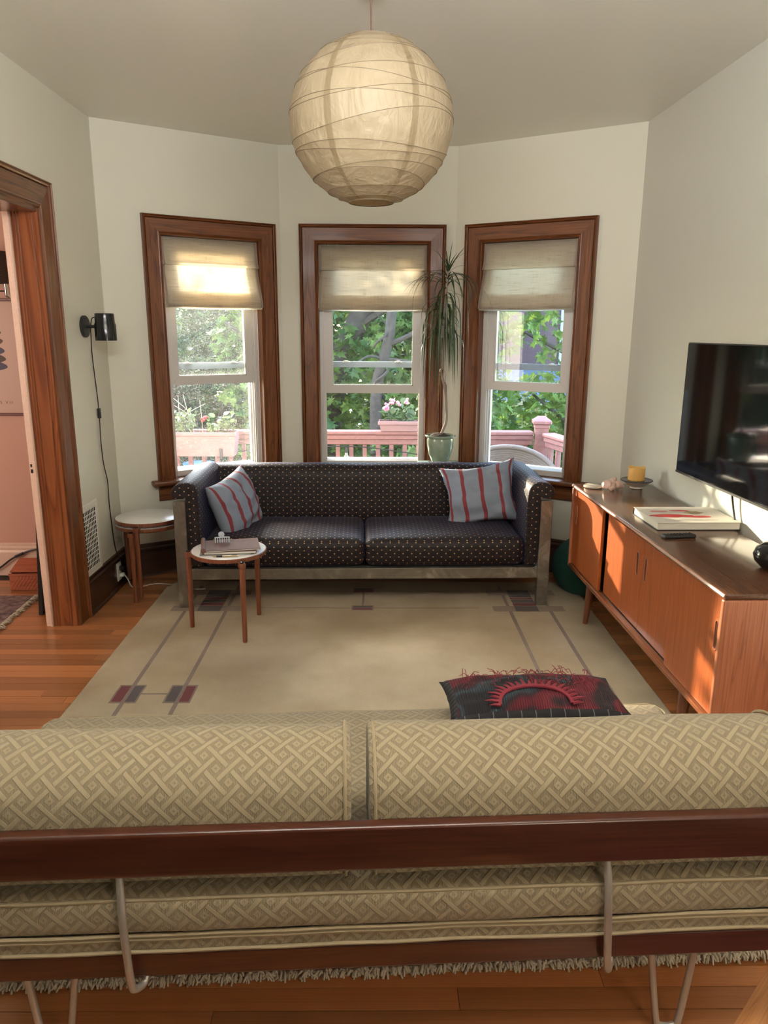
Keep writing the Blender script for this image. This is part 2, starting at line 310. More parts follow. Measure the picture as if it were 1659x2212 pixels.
def patch_mat():
    m, nt, b = mat('red_and_black_patchwork'); L = nt.links.new
    vo = N(nt, 'ShaderNodeTexNoise'); vo.inputs['Scale'].default_value = 7; vo.inputs['Detail'].default_value = 1; L(coords(nt), vo.inputs['Vector'])
    c = ramp(nt, vo.outputs[0], [(.38, (.012, .01, .014)), (.42, (.04, .07, .09)), (.47, (.02, .01, .015)), (.52, (.13, .008, .018)), (.64, (.17, .018, .03)), (.7, (.03, .015, .02))])
    nt.nodes[-1].color_ramp.interpolation = 'CONSTANT' if False else 'LINEAR'
    wv = N(nt, 'ShaderNodeTexWave', bands_direction='X'); wv.inputs['Scale'].default_value = 45; L(coords(nt), wv.inputs['Vector'])
    mx = N(nt, 'ShaderNodeMix', data_type='RGBA', blend_type='MULTIPLY'); mx.inputs[0].default_value = .6; L(c, mx.inputs[6]); L(wv.outputs[0], mx.inputs[7])
    L(mx.outputs[2], b.inputs['Base Color']); setp(b, Roughness=.9); bump(nt, b, wv.outputs[0], .6, .004); return m
M['patch'] = patch_mat()
M['redcord'] = plain('red_felt_cord', (.20, .018, .032), .8)
def gold_dot():
    m, nt, b = mat('black_shade_with_gold_motifs'); L = nt.links.new
    tc = N(nt, 'ShaderNodeTexCoord'); sp = N(nt, 'ShaderNodeSeparateXYZ'); L(tc.outputs['UV'], sp.inputs[0])
    a = math_n(nt, 'ADD', math_n(nt, 'MULTIPLY', sp.outputs[0], 26), math_n(nt, 'MULTIPLY', sp.outputs[1], 26)); c = math_n(nt, 'SUBTRACT', math_n(nt, 'MULTIPLY', sp.outputs[0], 26), math_n(nt, 'MULTIPLY', sp.outputs[1], 26))
    r = math_n(nt, 'ADD', math_n(nt, 'ABSOLUTE', math_n(nt, 'SUBTRACT', math_n(nt, 'FRACT', a), .5)), math_n(nt, 'ABSOLUTE', math_n(nt, 'SUBTRACT', math_n(nt, 'FRACT', c), .5)))
    L(ramp(nt, math_n(nt, 'LESS_THAN', r, .2), [(0, (.012, .008, .008)), (1, (.45, .25, .10))]), b.inputs['Base Color']); setp(b, Roughness=.6); return m
M['golddot'] = gold_dot()

# ---------------------------------------------------------------- mesh helpers
def nb(): return bmesh.new()
def box(bm, lo, hi, rot=None, bev=0, seg=2, mi=0):
    lo = Vector(lo); hi = Vector(hi); c = (lo+hi)/2; s = hi-lo
    r = bmesh.ops.create_cube(bm, size=1); vs = r['verts']
    for v in vs: v.co = Vector((v.co.x*s.x, v.co.y*s.y, v.co.z*s.z))
    if rot is not None:
        for v in vs: v.co = rot @ v.co
    for v in vs: v.co += c
    if bev:
        es = list({e for v in vs for e in v.link_edges})
        bmesh.ops.bevel(bm, geom=es, offset=bev, segments=seg, profile=.5, affect='EDGES')
    return vs
def tube(bm, pts, r, seg=8, cap=True):
    pts = [Vector(p) for p in pts]; n = len(pts)
    rs = r if isinstance(r, (list, tuple)) else [r]*n
    rings = []; prev = None
    for i, p in enumerate(pts):
        t = (pts[min(i+1, n-1)]-pts[max(i-1, 0)])
        if t.length < 1e-9: t = Vector((0, 0, 1))
        t.normalize()
        if prev is None:
            a = Vector((1, 0, 0)) if abs(t.x) < .8 else Vector((0, 1, 0)); x = a.cross(t).normalized()
        else:
            x = (prev - t*prev.dot(t)); x = x.normalized() if x.length > 1e-6 else t.orthogonal().normalized()
        prev = x; y = t.cross(x)
        rings.append([bm.verts.new(p+(x*cos(2*pi*k/seg)+y*sin(2*pi*k/seg))*rs[i]) for k in range(seg)])
    for a, b in zip(rings, rings[1:]):
        for k in range(seg): bm.faces.new((a[k], a[(k+1) % seg], b[(k+1) % seg], b[k]))
    if cap: bm.faces.new(rings[0][::-1]); bm.faces.new(rings[-1])
def lathe(bm, prof, c=(0, 0, 0), seg=32, axis='z'):
    rings = []
    for r, z in prof:
        ring = []
        for k in range(seg):
            a = 2*pi*k/seg
            p = (r*cos(a), r*sin(a), z) if axis == 'z' else ((z, r*cos(a), r*sin(a)) if axis == 'x' else (r*sin(a), z, r*cos(a)))
            ring.append(bm.verts.new(Vector(p)+Vector(c)))
        rings.append(ring)
    for a, b in zip(rings, rings[1:]):
        for k in range(seg): bm.faces.new((a[k], a[(k+1) % seg], b[(k+1) % seg], b[k]))
    if prof[0][0] > 1e-5: bm.faces.new(rings[0][::-1])
    if prof[-1][0] > 1e-5: bm.faces.new(rings[-1])
    bmesh.ops.remove_doubles(bm, verts=[v for r in (rings[0], rings[-1]) for v in r], dist=1e-6)
def extrude_profile(bm, prof, axis, a, b):
    """closed 2D profile extruded along axis; prof gives the two other coordinates in order"""
    def P(p, t):
        q = list(p); q.insert('xyz'.index(axis), t); return q
    A = [bm.verts.new(P(p, a)) for p in prof]; B = [bm.verts.new(P(p, b)) for p in prof]; n = len(prof)
    for i in range(n): bm.faces.new((A[i], A[(i+1) % n], B[(i+1) % n], B[i]))
    bm.faces.new(A[::-1]); bm.faces.new(B)
def link(name, bm, m, parent=None, smooth=False, uv=False, recalc=True):
    if recalc: bmesh.ops.recalc_face_normals(bm, faces=bm.faces)
    if uv:
        l = bm.loops.layers.uv.verify()
        for f in bm.faces:
            n = f.normal; ax = max(range(3), key=lambda i: abs(n[i]))
            for lp in f.loops:
                c = lp.vert.co
                lp[l].uv = (c.y, c.z) if ax == 0 else ((c.x, c.z) if ax == 1 else (c.x, c.y))
    me = bpy.data.meshes.new(name); bm.to_mesh(me); bm.free()
    for x in (m if isinstance(m, (list, tuple)) else [m]): me.materials.append(x)
    if smooth: 
        for p in me.polygons: p.use_smooth = True
        if smooth == 'auto': me.set_sharp_from_angle(angle=radians(38))
    o = bpy.data.objects.new(name, me); COL.objects.link(o)
    if parent: o.parent = parent
    return o
def tag(o, label, cat, group=None, kind=None):
    if label: o['label'] = label
    if cat: o['category'] = cat
    if group: o['group'] = group
    if kind: o['kind'] = kind
    return o
def thing(name, label, cat, loc=(0, 0, 0), rz=0, group=None):
    o = bpy.data.objects.new(name, None); COL.objects.link(o); o.location = loc; o.rotation_euler = (0, 0, rz); o.empty_display_size = .05
    return tag(o, label, cat, group)
def struct(name, label, cat='', loc=(0, 0, 0), rz=0):
    o = bpy.data.objects.new(name, None); COL.objects.link(o); o.location = loc; o.rotation_euler = (0, 0, rz)
    o['label'] = label; o['kind'] = 'structure'
    if cat: o['category'] = cat
    return o
def bx(name, lo, hi, m, parent, bev=.002, rot=None, seg=1, **k):
    bm = nb(); box(bm, lo, hi, rot, bev, seg); return link(name, bm, m, parent, **k)
def tb(name, pts, r, m, parent, seg=8, **k):
    bm = nb(); tube(bm, pts, r, seg); return link(name, bm, m, parent, smooth='auto', **k)
def smoothpts(pts, n=8):
    pts = [Vector(p) for p in pts]; out = []
    for i in range(len(pts)-1):
        p0 = pts[max(i-1, 0)]; p1 = pts[i]; p2 = pts[i+1]; p3 = pts[min(i+2, len(pts)-1)]
        for k in range(n):
            t = k/n
            out.append(.5*((2*p1)+(p2-p0)*t+(2*p0-5*p1+4*p2-p3)*t*t+(3*p1-p0-3*p2+p3)*t**3))
    out.append(pts[-1]); return out
def pad(bm, sx, sy, sz, r=.06, dome=.02, nx=24, ny=16, c=(0, 0, 0), sag=None):
    """upholstered block: rounded box with softly domed faces; origin at bottom centre"""
    vs = box(bm, (-sx/2, -sy/2, 0), (sx/2, sy/2, sz), bev=0)
    bmesh.ops.bevel(bm, geom=list(bm.edges), offset=r, segments=4, profile=.5, affect='EDGES')
    for ax, L, n in ((0, sx, nx), (1, sy, ny), (2, sz, 4)):
        for i in range(1, n):
            no = [0, 0, 0]; no[ax] = 1; co = [0, 0, 0]; lo = 0 if ax == 2 else -L/2; co[ax] = lo+L*i/n
            bmesh.ops.bisect_plane(bm, geom=list(bm.verts)+list(bm.edges)+list(bm.faces), plane_co=co, plane_no=no)
    for v in bm.verts:
        x, y, z = v.co.x/(sx/2), v.co.y/(sy/2), v.co.z/sz
        fx = max(0, 1-abs(x)**3); fy = max(0, 1-abs(y)**3); fz = max(0, 1-abs(2*z-1)**3)
        v.co.z += dome*fx*fy*(1 if z > .5 else -.3)*abs(2*z-1)
        v.co.y += dome*.5*fx*fz*y*abs(y)
        if sag: v.co.z += sag(v.co)
        w = noise.noise(v.co*9)*.003; v.co += v.co.normalized()*w
        v.co += Vector(c)
def pillow(w, h, t, n=26, wr=.012, seed=0, pinch=.12):
    """throw pillow in its own x-z plane, thickness along y; uv 0..1"""
    bm = nb(); uvl = bm.loops.layers.uv.verify(); grid = {}
    for s in (1, -1):
        for i in range(n+1):
            for j in range(n+1):
                if s < 0 and (i in (0, n) or j in (0, n)): grid[s, i, j] = grid[1, i, j]; continue
                u, v = 2*i/n-1, 2*j/n-1
                k = (1-abs(u)**2.6)*(1-abs(v)**2.6); th = t/2*max(k, 0)**.55
                px = u*(1-pinch*(1-abs(v)**2)*abs(u)**2*.9); pz = v*(1-pinch*(1-abs(u)**2)*abs(v)**2*.9)
                p = Vector((px*w/2, s*th, pz*h/2))
                q = noise.noise(Vector((u*2.2+seed, v*2.2, s*3)))*wr + noise.noise(Vector((u*5+seed, v*5, s*3)))*wr*.4
                p.y += q*min(1, k*2); p.x += q*.3
                grid[s, i, j] = bm.verts.new(p)
    for s in (1, -1):
        for i in range(n):
            for j in range(n):
                q = [(i, j), (i+1, j), (i+1, j+1), (i, j+1)]
                if s > 0: q = q[::-1]
                f = bm.faces.new([grid[s, a, b] for a, b in q])
                for lp, (a, b) in zip(f.loops, q): lp[uvl].uv = (a/n, b/n)
    return bm
# ================================================================ THE SETTING
H = 2.785
PL, PA, PB, PC, PD = (-1.66, 4.68), (-1.655, 4.68), (-.655, 5.31), (.535, 5.31), (1.570, 4.68)
def wx(y): return 1.570 + .038*(4.68-y)           # inner face of the right wall
# floor: sub-floor plus strips
fl = bx('floor', (-4.7, -3.3, -.08), (2.05, 5.6, -.012), M['gap'], None, 0); fl['kind'] = 'structure'; fl['label'] = 'narrow-strip fir floor with orange-brown finish'
bm = nb(); box(bm, (-.5, -.5, -.5), (.5, .5, .5)); proto = link('floorboard', bm, M['floor'], fl); first = True
def board(x0, x1, y0, y1):
    global first
    o = proto if first else proto.copy()
    if not first: COL.objects.link(o)
    first = False
    dz = random.uniform(-.0006, .0006)
    o.location = ((x0+x1)/2, (y0+y1)/2, -.006+dz); o.scale = (x1-x0-.0015, y1-y0-.0022, .012)
bw = .0635; y = .95
while y < 5.2:
    xr = 1.60 if y < 4.6 else 1.5-(y-4.6)*1.6
    xl = -3.2 if y < 4.65 else -1.6+(y-4.68)*1.6
    if y > 4.62 and y <= 4.7: xl = -1.62
    x = xl
    if 1.30 < y < 1.62: pass
    while x < xr-.02:
        L = random.uniform(1.1, 2.6) if y < 4.65 else 3.0
        x1 = min(x+L, xr)
        if xr-x1 < .4: x1 = xr
        if y < 1.60:     # the boards stop against the diagonal border strip in the near right corner
            lim = 1.09-(1.58-(y+bw/2))*1.03
            if x >= lim: break
            x1 = min(x1, lim)
        board(x, x1, y, y+bw); x = x1
    y += bw
ang = atan2(1.58-1.417, 1.021-.853)
def strip(name, off0, off1, m, z, lab=None):
    c = Vector((.937, 1.4985, 0)); dx = Vector((cos(ang), sin(ang), 0)); n = Vector((sin(ang), -cos(ang), 0))
    bm = nb(); box(bm, (-1.2, -off1, -.012), (.9, -off0, z), bev=.001, seg=1)
    o = link(name, bm, m, None); o.location = c; o.rotation_euler = (0, 0, ang); return o
s_ = strip('border_board', .001, .072, M['border'], .0005); s_.parent = fl
# ceiling
ce = bx('ceiling', (-4.7, -3.3, H), (2.05, 5.7, H+.12), M['ceiling'], None, 0); ce['kind'] = 'structure'; ce['label'] = 'plain off-white plaster ceiling'
def S_(o, label): o['kind'] = 'structure'; o['label'] = label; return o
# left wall with the doorway
bm = nb(); box(bm, (-1.822, 3.885, 0), (-1.66, 4.95, H)); box(bm, (-1.822, -3.3, 0), (-1.66, 2.875, H)); box(bm, (-1.822, 2.875, 2.18), (-1.66, 3.885, H))
S_(link('wall_left', bm, M['wall']), 'cream plaster wall on the left with a wood-cased doorway')
bm = nb(); q = [(wx(4.68), 4.68), (wx(-3.3), -3.3), (2.2, -3.3), (2.2, 4.9), (1.60, 4.9)]
f0 = [bm.verts.new((*p, 0)) for p in q]; f1 = [bm.verts.new((*p, H)) for p in q]
for i in range(5): bm.faces.new((f0[i], f0[(i+1) % 5], f1[(i+1) % 5], f1[i]))
S_(link('wall_right', bm, M['wall_r']), 'smooth pale wall on the right behind the television')
S_(bx('wall_back', (-4.7, -3.4, 0), (2.2, -3.3, H), M['wall'], None, 0), 'cream wall behind the viewer')
# side room shell
S_(bx('wall_side_room_end', (-4.7, 4.76, 0), (-1.80, 4.9, H), M['pink'], None, 0), 'salmon pink end wall of the side room')
S_(bx('wall_side_room_left', (-4.7, -3.3, 0), (-4.6, 4.76, H), M['pink'], None, 0), 'salmon pink far left wall of the side room')
bm = nb(); extrude_profile(bm, [(4.76, 0), (4.735, 0), (4.735, .16), (4.742, .175), (4.742, .19), (4.75, .20), (4.75, .215), (4.76, .22)], 'x', -4.6, -1.86)
S_(link('baseboard_side_room', bm, M['pinktrim']), 'pale pink moulded baseboard of the side room')

CP = [(0, 0), (0, .013), (.005, .019), (.011, .014), (.016, .021), (.022, .019), (.80, .021), (.83, .014), (.85, .026), (.90, .030), (.93, .027), (.96, .034), (.99, .034), (1, .028), (1, 0)]
def prof(w): return [(a if a < .03 else a*w, t) for a, t in CP]
def casing(parent, name, kind, a, b, at, w, side, m, mit0=0, mit1=0, swap=False):
    """kind 'z' upright or 'x' level board on the local y=0 plane; side +1/-1 tells where the outer edge lies"""
    bm = nb(); A, B = [], []
    for u, t in prof(w):
        p = at+side*u
        for lst, e, mt in ((A, a, mit0), (B, b, mit1)):
            q = e+mt*u
            c = (p, -t, q) if kind == 'z' else (q, -t, p)
            if swap: c = (-c[1], c[0], c[2])
            lst.append(bm.verts.new(c))
    n = len(A)
    for i in range(n): bm.faces.new((A[i], A[(i+1) % n], B[(i+1) % n], B[i]))
    bm.faces.new(A[::-1]); bm.faces.new(B)
    return link(name, bm, m, parent)
# doorway: local x -> world y on the wall face, swap puts thickness on +x
dr = struct('door_1', 'wide dark wood cased doorway to the pink side room', loc=(-1.66, 0, 0))
casing(dr, 'casing', 'z', 0, 2.175, 3.868, .135, 1, M['casV'], 0, 1, True)
casing(dr, 'casing', 'z', 0, 2.175, 2.90, .135, -1, M['casV'], 0, 1, True)
casing(dr, 'casing', 'x', 2.90, 3.868, 2.175, .135, 1, M['casY'], -1, 1, True)
bm = nb(); box(bm, (-.125, 3.862, 0), (.004, 3.885, 2.18), bev=.002, seg=1)
for xx in (-.112, -.098, -.030): box(bm, (xx, 3.857, 0), (xx+.007, 3.864, 2.175), bev=.002, seg=1)
link('jamb', bm, M['jambV'], dr)
bx('jamb', (-.164, 2.875, 0), (.004, 2.90, 2.18), M['jambV'], dr)
bx('head_jamb', (-.164, 2.90, 2.155), (.004, 3.862, 2.18), M['casY'], dr)
bm = nb(); box(bm, (-.164, 3.852, 0), (-.127, 3.886, 2.158), bev=.003, seg=1); box(bm, (-.138, 3.847, 0), (-.129, 3.855, 2.155), bev=.002, seg=1)
pj = link('painted_stop', bm, M['pinktrim'], dr); pj['label'] = 'pale pink painted door stop'
bx('strike_hole', (-.156, 3.8505, .865), (-.146, 3.853, .885), M['hole'], pj, 0); bx('strike_hole', (-.156, 3.8505, .897), (-.148, 3.853, .912), M['hole'], pj, 0)
# baseboards of the main room (local x along the wall, y into the room is negative)
BP = [(0, 0), (-.022, 0), (-.022, .008), (-.018, .16), (-.018, .165), (-.025, .172), (-.025, .188), (-.016, .196), (-.012, .212), (0, .218)]
def baseboard(name, p, q, label):
    a = atan2(q[1]-p[1], q[0]-p[0]); L = sqrt((q[0]-p[0])**2+(q[1]-p[1])**2)
    bm = nb(); extrude_profile(bm, BP, 'x', 0, L); extrude_profile(bm, [(-.022, 0), (-.036, 0), (-.034, .012), (-.022, .02)], 'x', 0, L)
    o = link(name, bm, M['base']); o.location = (p[0], p[1], 0); o.rotation_euler = (0, 0, a); S_(o, label); return o
baseboard('baseboard_left', (-1.66, 4.004), (-1.66, 4.68), 'tall dark baseboard below the register')
baseboard('baseboard_front_left', PA, PB, 'tall dark baseboard under the left bay window')
baseboard('baseboard_front', PB, PC, 'tall dark baseboard behind the sofa')
baseboard('baseboard_front_right', PC, PD, 'tall dark baseboard under the right bay window')
baseboard('baseboard_right', (wx(4.68), 4.68), (wx(0), 0), 'dark baseboard along the right wall')
baseboard('baseboard_left_near', (-1.66, -3.2), (-1.66, 2.76), 'dark baseboard on the near left wall')

# bay walls and windows ------------------------------------------------------------
WT = .19
def bay(wname, num, p, q, s0, s1, sash_z, gmat, wlabel, label, ext0, ext1, cw):
    a = atan2(q[1]-p[1], q[0]-p[0]); L = sqrt((q[0]-p[0])**2+(q[1]-p[1])**2)
    z0, z1 = .635, 2.172
    bm = nb()
    box(bm, (-ext0, 0, 0), (s0-.02, WT, H)); box(bm, (s1+.02, 0, 0), (L+ext1, WT, H))
    box(bm, (s0-.02, 0, 0), (s1+.02, WT, z0-.03)); box(bm, (s0-.02, 0, z1+.02), (s1+.02, WT, H))
    # clip the inner corners: walls overlap outside only
    for v in bm.verts:
        if v.co.y < .001:
            v.co.x = max(0, min(L, v.co.x))
    w = link(wname, bm, M['wall']); w.location = (*p, 0); w.rotation_euler = (0, 0, a); S_(w, wlabel)
    T = struct('window_%d' % num, label, loc=(*p, 0), rz=a)
    casing(T, 'casing', 'z', z0, z1, s0, cw, -1, M['casV'], 0, 1)
    casing(T, 'casing', 'z', z0, z1, s1, cw, 1, M['casV'], 0, 1)
    casing(T, 'casing', 'x', s0, s1, z1, cw, 1, M['casH'], -1, 1)
    for c in list(T.children)[:2]: pass
    bm = nb(); box(bm, (s0-cw-.045, -.075, z0-.03), (s1+cw+.045, .06, z0), bev=.008, seg=2); link('stool_board', bm, M['casH'], T, smooth='auto')
    bm = nb(); extrude_profile(bm, [(0, z0-.03), (-.03, z0-.03), (-.03, z0-.05), (-.02, z0-.06), (-.02, z0-.13), (-.008, z0-.14), (0, z0-.14)], 'x', s0-cw-.0, s1+cw); link('apron', bm, M['casH'], T)
    bx('jamb', (s0-.02, 0, z0), (s0, .055, z1+.02), M['casV'], T, 0); bx('jamb', (s1, 0, z0), (s1+.02, .055, z1+.02), M['casV'], T, 0)
    bx('jamb_head', (s0, 0, z1), (s1, .055, z1+.02), M['casH'], T, 0)
    # vinyl frame with its tracks
    bm = nb()
    for (x0, x1) in ((s0, s0+.028), (s1-.028, s1)):
        box(bm, (x0, .055, z0), (x1, WT+.01, z1), bev=.002, seg=1)
    for sgn, e in ((1, s0+.028), (-1, s1-.028)):
        for yy in (.066, .104, .146): 
            lo, hi = sorted((e, e+sgn*.010)); box(bm, (lo, yy-.003, z0+.03), (hi, yy+.003, z1-.03))
    box(bm, (s0+.028, .055, z1-.03), (s1-.028, WT+.01, z1), bev=.002, seg=1)
    box(bm, (s0+.028, .055, z0), (s1-.028, WT+.03, z0+.04), bev=.004, seg=1)
    link('vinyl_frame', bm, M['vinyl'], T)
    bx('exterior_sill', (s0-.03, WT, z0-.04), (s1+.03, WT+.06, z0-.005), M['vinyl'], T)
    def sash(name, y0, y1, za, zb, st, rb, m):
        bm = nb(); x0, x1 = s0+.034, s1-.034; lip = .008
        def member(pts):   # mitred flat member
            A = [bm.verts.new((px, y0, pz)) for px, pz in pts]; B = [bm.verts.new((px, y1, pz)) for px, pz in pts]; n = 4
            for i in range(n): bm.faces.new((A[i], A[(i+1) % n], B[(i+1) % n], B[i]))
            bm.faces.new(A[::-1]); bm.faces.new(B)
        g = .0008
        member([(x0, za), (x0+st, za+rb), (x0+st, zb-st), (x0, zb)]); member([(x1, za), (x1-st, za+rb), (x1-st, zb-st), (x1, zb)])
        member([(x0+g, za), (x1-g, za), (x1-st-g, za+rb), (x0+st+g, za+rb)]); member([(x0+g, zb), (x1-g, zb), (x1-st-g, zb-st), (x0+st+g, zb-st)])
        for (a0, a1, b0, b1) in ((x0+st, x0+st+lip, za+rb, zb-st), (x1-st-lip, x1-st, za+rb, zb-st), (x0+st, x1-st, za+rb, za+rb+lip)):
            box(bm, (a0, y0+.006, b0), (a1, y1, b1))
        o = link(name, bm, m, T)
        ym = (y0+y1)/2
        bx('glass_pane', (x0+st, ym, za+rb), (x1-st, ym+.003, zb-st), gmat, o, 0)
        return o
    si = sash('raised_sash', .070, .100, sash_z, z1-.035, .050, .052, M['vinyl'])
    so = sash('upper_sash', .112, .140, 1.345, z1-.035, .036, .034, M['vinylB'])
    for fx in (.25, .75):
        xx = s0+(s1-s0)*fx
        bm = nb(); box(bm, (xx-.028, .104, 1.379), (xx+.028, .116, 1.386), bev=.002, seg=1); lathe(bm, [(.014, 1.386), (.012, 1.394), (0, 1.395)], (xx, .110, 0), 12); box(bm, (xx-.022, .100, 1.386), (xx+.004, .106, 1.392), bev=.001, seg=1)
        link('sash_lock', bm, M['vinyl'], so)
    # storm pane in the open lower half
    st = bx('storm_glass', (s0+.03, .168, z0+.04), (s1-.03, .171, 1.36), gmat, T, 0)
    return T
bay('wall_front_left', 1, PA, PB, .369, 1.020, 1.245, M['glassdirty'], 'cream angled bay wall on the left', 'left bay window with dark wood casing, white sashes and dusty glass', .1, .1, .117)
bay('wall_front', 2, PB, PC, .252, .999, 1.165, M['glass'], 'cream centre wall of the bay', 'centre bay window with dark wood casing and raised white sash', .1, .1, .125)
bay('wall_front_right', 3, PC, PD, .198, .846, 1.205, M['glass'], 'cream angled bay wall on the right', 'right bay window with dark wood casing looking onto deck corner', .1, .1, .119)

# roman shades --------------------------------------------------------------------
def roman(p, q, s0, s1, label, seed, bulge):
    a = atan2(q[1]-p[1], q[0]-p[0])
    R = thing('roman_shade', label, 'window shade', (p[0], p[1], 0), a, 'linen roman shades in the bay windows')
    w0, w1 = s0+.006, s1-.004
    pts = [(.018, 2.168), (.016, 2.10), (.008, 2.03), (-.012, 2.002), (.016, 1.998), (.012, 1.96), (.002-bulge*.3, 1.90), (-.006-bulge*.7, 1.84), (-.012-bulge, 1.79), (-.014-bulge, 1.75)]
    def sheet(bm, pts, x0, x1, off=0, nx=22, wav=.0025, flare=0):
        prev = None
        for j, (yy, zz) in enumerate(pts):
            fl = flare*max(0, (2.0-zz)/.25)
            row = []
            for i in range(nx+1):
                t = i/nx; x = x0-fl+(x1-x0+2*fl)*t
                n = noise.noise(Vector((x*5+seed, zz*6, seed)))*wav*min(1, (2.17-zz)*8)
                sag = -.006*sin(pi*t)*max(0, (1.95-zz)/.2)
                row.append(bm.verts.new((x, yy+off+n, zz+sag)))
            if prev:
                for i in range(nx): bm.faces.new((prev[i], prev[i+1], row[i+1], row[i]))
            prev = row
    bm = nb(); sheet(bm, pts, w0, w1, flare=.008)
    o = link('linen_panel', bm, M['shade'], R, smooth='auto'); 
    md = o.modifiers.new('t', 'SOLIDIFY'); md.thickness = .0012
    bm = nb(); sheet(bm, [(.026, 2.168), (.026, 2.09), (.024, 2.02)], w0, w1, wav=.001); link('lining', bm, M['shade'], R, smooth=True)
    for k in range(3):
        zt = 1.845-.014*k; zb = 1.752-.006*k; o0 = .010+.009*k
        bm = nb(); sheet(bm, [(-.004-bulge*.8+o0, zt), (-.012-bulge+o0, (zt+zb)/2), (-.014-bulge+o0*.7, zb), (-.016-bulge+o0*.7, zb-.003), (-.010-bulge+o0, zb+.004)], w0-.008, w1+.008, wav=.0015)
        link('fold', bm, M['shade'], R, smooth=True)
    for x0, x1, d in ((w0, w0+.014, -1), (w1-.014, w1, 1)):
        bm = nb(); sheet(bm, pts, x0, x1, -.0022, 2, flare=.0)
        for v in bm.verts: v.co.x += d*.008*max(0, (2.0-v.co.z)/.25)
        link('side_hem', bm, M['hem'], R, smooth=True)
    bx('head_rail', (w0, .030, 2.135), (w1, .05, 2.168), M['shade'], R)
roman(PA, PB, .369, 1.020, 'linen roman shade glowing brightly with sun in the left window', 1, .030)
roman(PB, PC, .252, .999, 'wide linen roman shade half raised in the centre window', 2, .008)
roman(PC, PD, .198, .846, 'linen roman shade bulging at the bottom in the right window', 3, .026)
# ================================================================ RUG
def carpet_slab(name, pts, z, m, lab, cat, n=40, wob=.004, parent=None):
    bm = nb(); out = []
    for i, p in enumerate(pts):
        q = pts[(i+1) % len(pts)]
        for k in range(n):
            t = k/n; x = p[0]+(q[0]-p[0])*t; y = p[1]+(q[1]-p[1])*t
            w = wob*noise.noise(Vector((x*6, y*6, 3))) if 0 < k else 0
            out.append((x+w, y+w))
    lo = [bm.verts.new((x, y, .0008)) for x, y in out]; cx = sum(x for x, y in out)/len(out); cy = sum(y for x, y in out)/len(out)
    md = [bm.verts.new((x, y, z*.75)) for x, y in out]; hi = [bm.verts.new((x+(cx-x)*.004, y+(cy-y)*.004, z)) for x, y in out]
    L = len(out)
    for a, b in ((lo, md), (md, hi)):
        for i in range(L): bm.faces.new((a[i], a[(i+1) % L], b[(i+1) % L], b[i]))
    bm.faces.new(hi); bm.faces.new(lo[::-1])
    o = link(name, bm, m, parent)
    if lab: tag(o, lab, cat)
    return o
RZ = .011
rug = carpet_slab('area_rug', [(-1.335, 1.50), (1.27, 1.615), (1.27, 4.42), (1.24, 4.53), (1.18, 4.58), (-1.20, 4.60), (-1.30, 4.57), (-1.335, 4.50)], RZ, M['rug'], 'large cream wool rug with taupe border lines and maroon blocks under both sofas', 'rug')
def inlay(name, x0, x1, y0, y1, m, lift=0.0004, sk=0.0):
    bm = nb(); n = 10
    vs = [(x0, y0), (x1, y0), (x1, y1), (x0, y1)]
    pts = []
    for i in range(4):
        p, q = vs[i], vs[(i+1) % 4]
        for k in range(n): 
            t = k/n; x = p[0]+(q[0]-p[0])*t; y = p[1]+(q[1]-p[1])*t; w = .0025*noise.noise(Vector((x*22, y*22, 1)))
            pts.append((x+w, y+w))
    a = [bm.verts.new((x, y, RZ-.002)) for x, y in pts]; b = [bm.verts.new((x, y, RZ+lift)) for x, y in pts]
    for i in range(len(a)): bm.faces.new((a[i], a[(i+1) % len(a)], b[(i+1) % len(a)], b[i]))
    bm.faces.new(b)
    return link(name, bm, m, rug)
rc = -.045
for s in (1, -1):
    X = lambda x: rc+s*(x-rc)
    def il(n, x0, x1, y0, y1, m, l): inlay(n, min(X(x0), X(x1)), max(X(x0), X(x1)), y0, y1, M[m], l)
    for xa in (.785, 1.022): 
        il('border_line', xa-.010, xa+.010, 1.75, 4.50, 'rugline', .0004)
    for (y0, y1) in ((2.975, 3.122), (1.93, 2.08)):
        for k, xm in ((0, .785), (1, 1.022)):
            il('motif_ground', xm-.058, xm+.062, y0-.012, y1+.012, 'rugline', .0008)
            a, b = ('rugred', 'rugdark') if k == 0 else ('rugdark', 'rugred')
            il('motif_block', xm-.050, xm-.008, y0, y1, a, .0012); il('motif_block', xm+.010, xm+.054, y0, y1, b, .0012)
        il('motif_bar', .785+.062, 1.022-.058, (y0+y1)/2-.006, (y0+y1)/2+.006, 'rugline', .0004)
    for yb in (4.06, 4.335):
        il('corner_block', .690, 1.11, yb, yb+.085, 'rugtan', .0008)
    il('corner_band', .82, .955, 4.06, 4.145, 'rugdark', .0012); il('corner_band', .82, .955, 4.335, 4.42, 'rugdark', .0012)
    for q, yb in enumerate((4.152, 4.205, 4.26, 4.30)): il('corner_band', .82, .955, yb, yb+(.045 if q < 2 else .03), 'rugred' if q % 2 == 0 else 'rugdark', .0012)
for yb in (4.115, 4.40): inlay('border_line', -.70, .61, yb-.004, yb+.004, M['rugline'], .0004)
for yb in (4.085, 4.39):
    inlay('motif_ground', -.145, -.015, yb-.008, yb+.068, M['rugline'], .0008); inlay('motif_block', -.136, -.024, yb, yb+.026, M['rugred'], .0012); inlay('motif_block', -.136, -.024, yb+.034, yb+.06, M['rugdark'], .0012)
inlay('motif_bar', -.085, -.073, 4.15, 4.385, M['rugline'], .0004)
bm = nb()
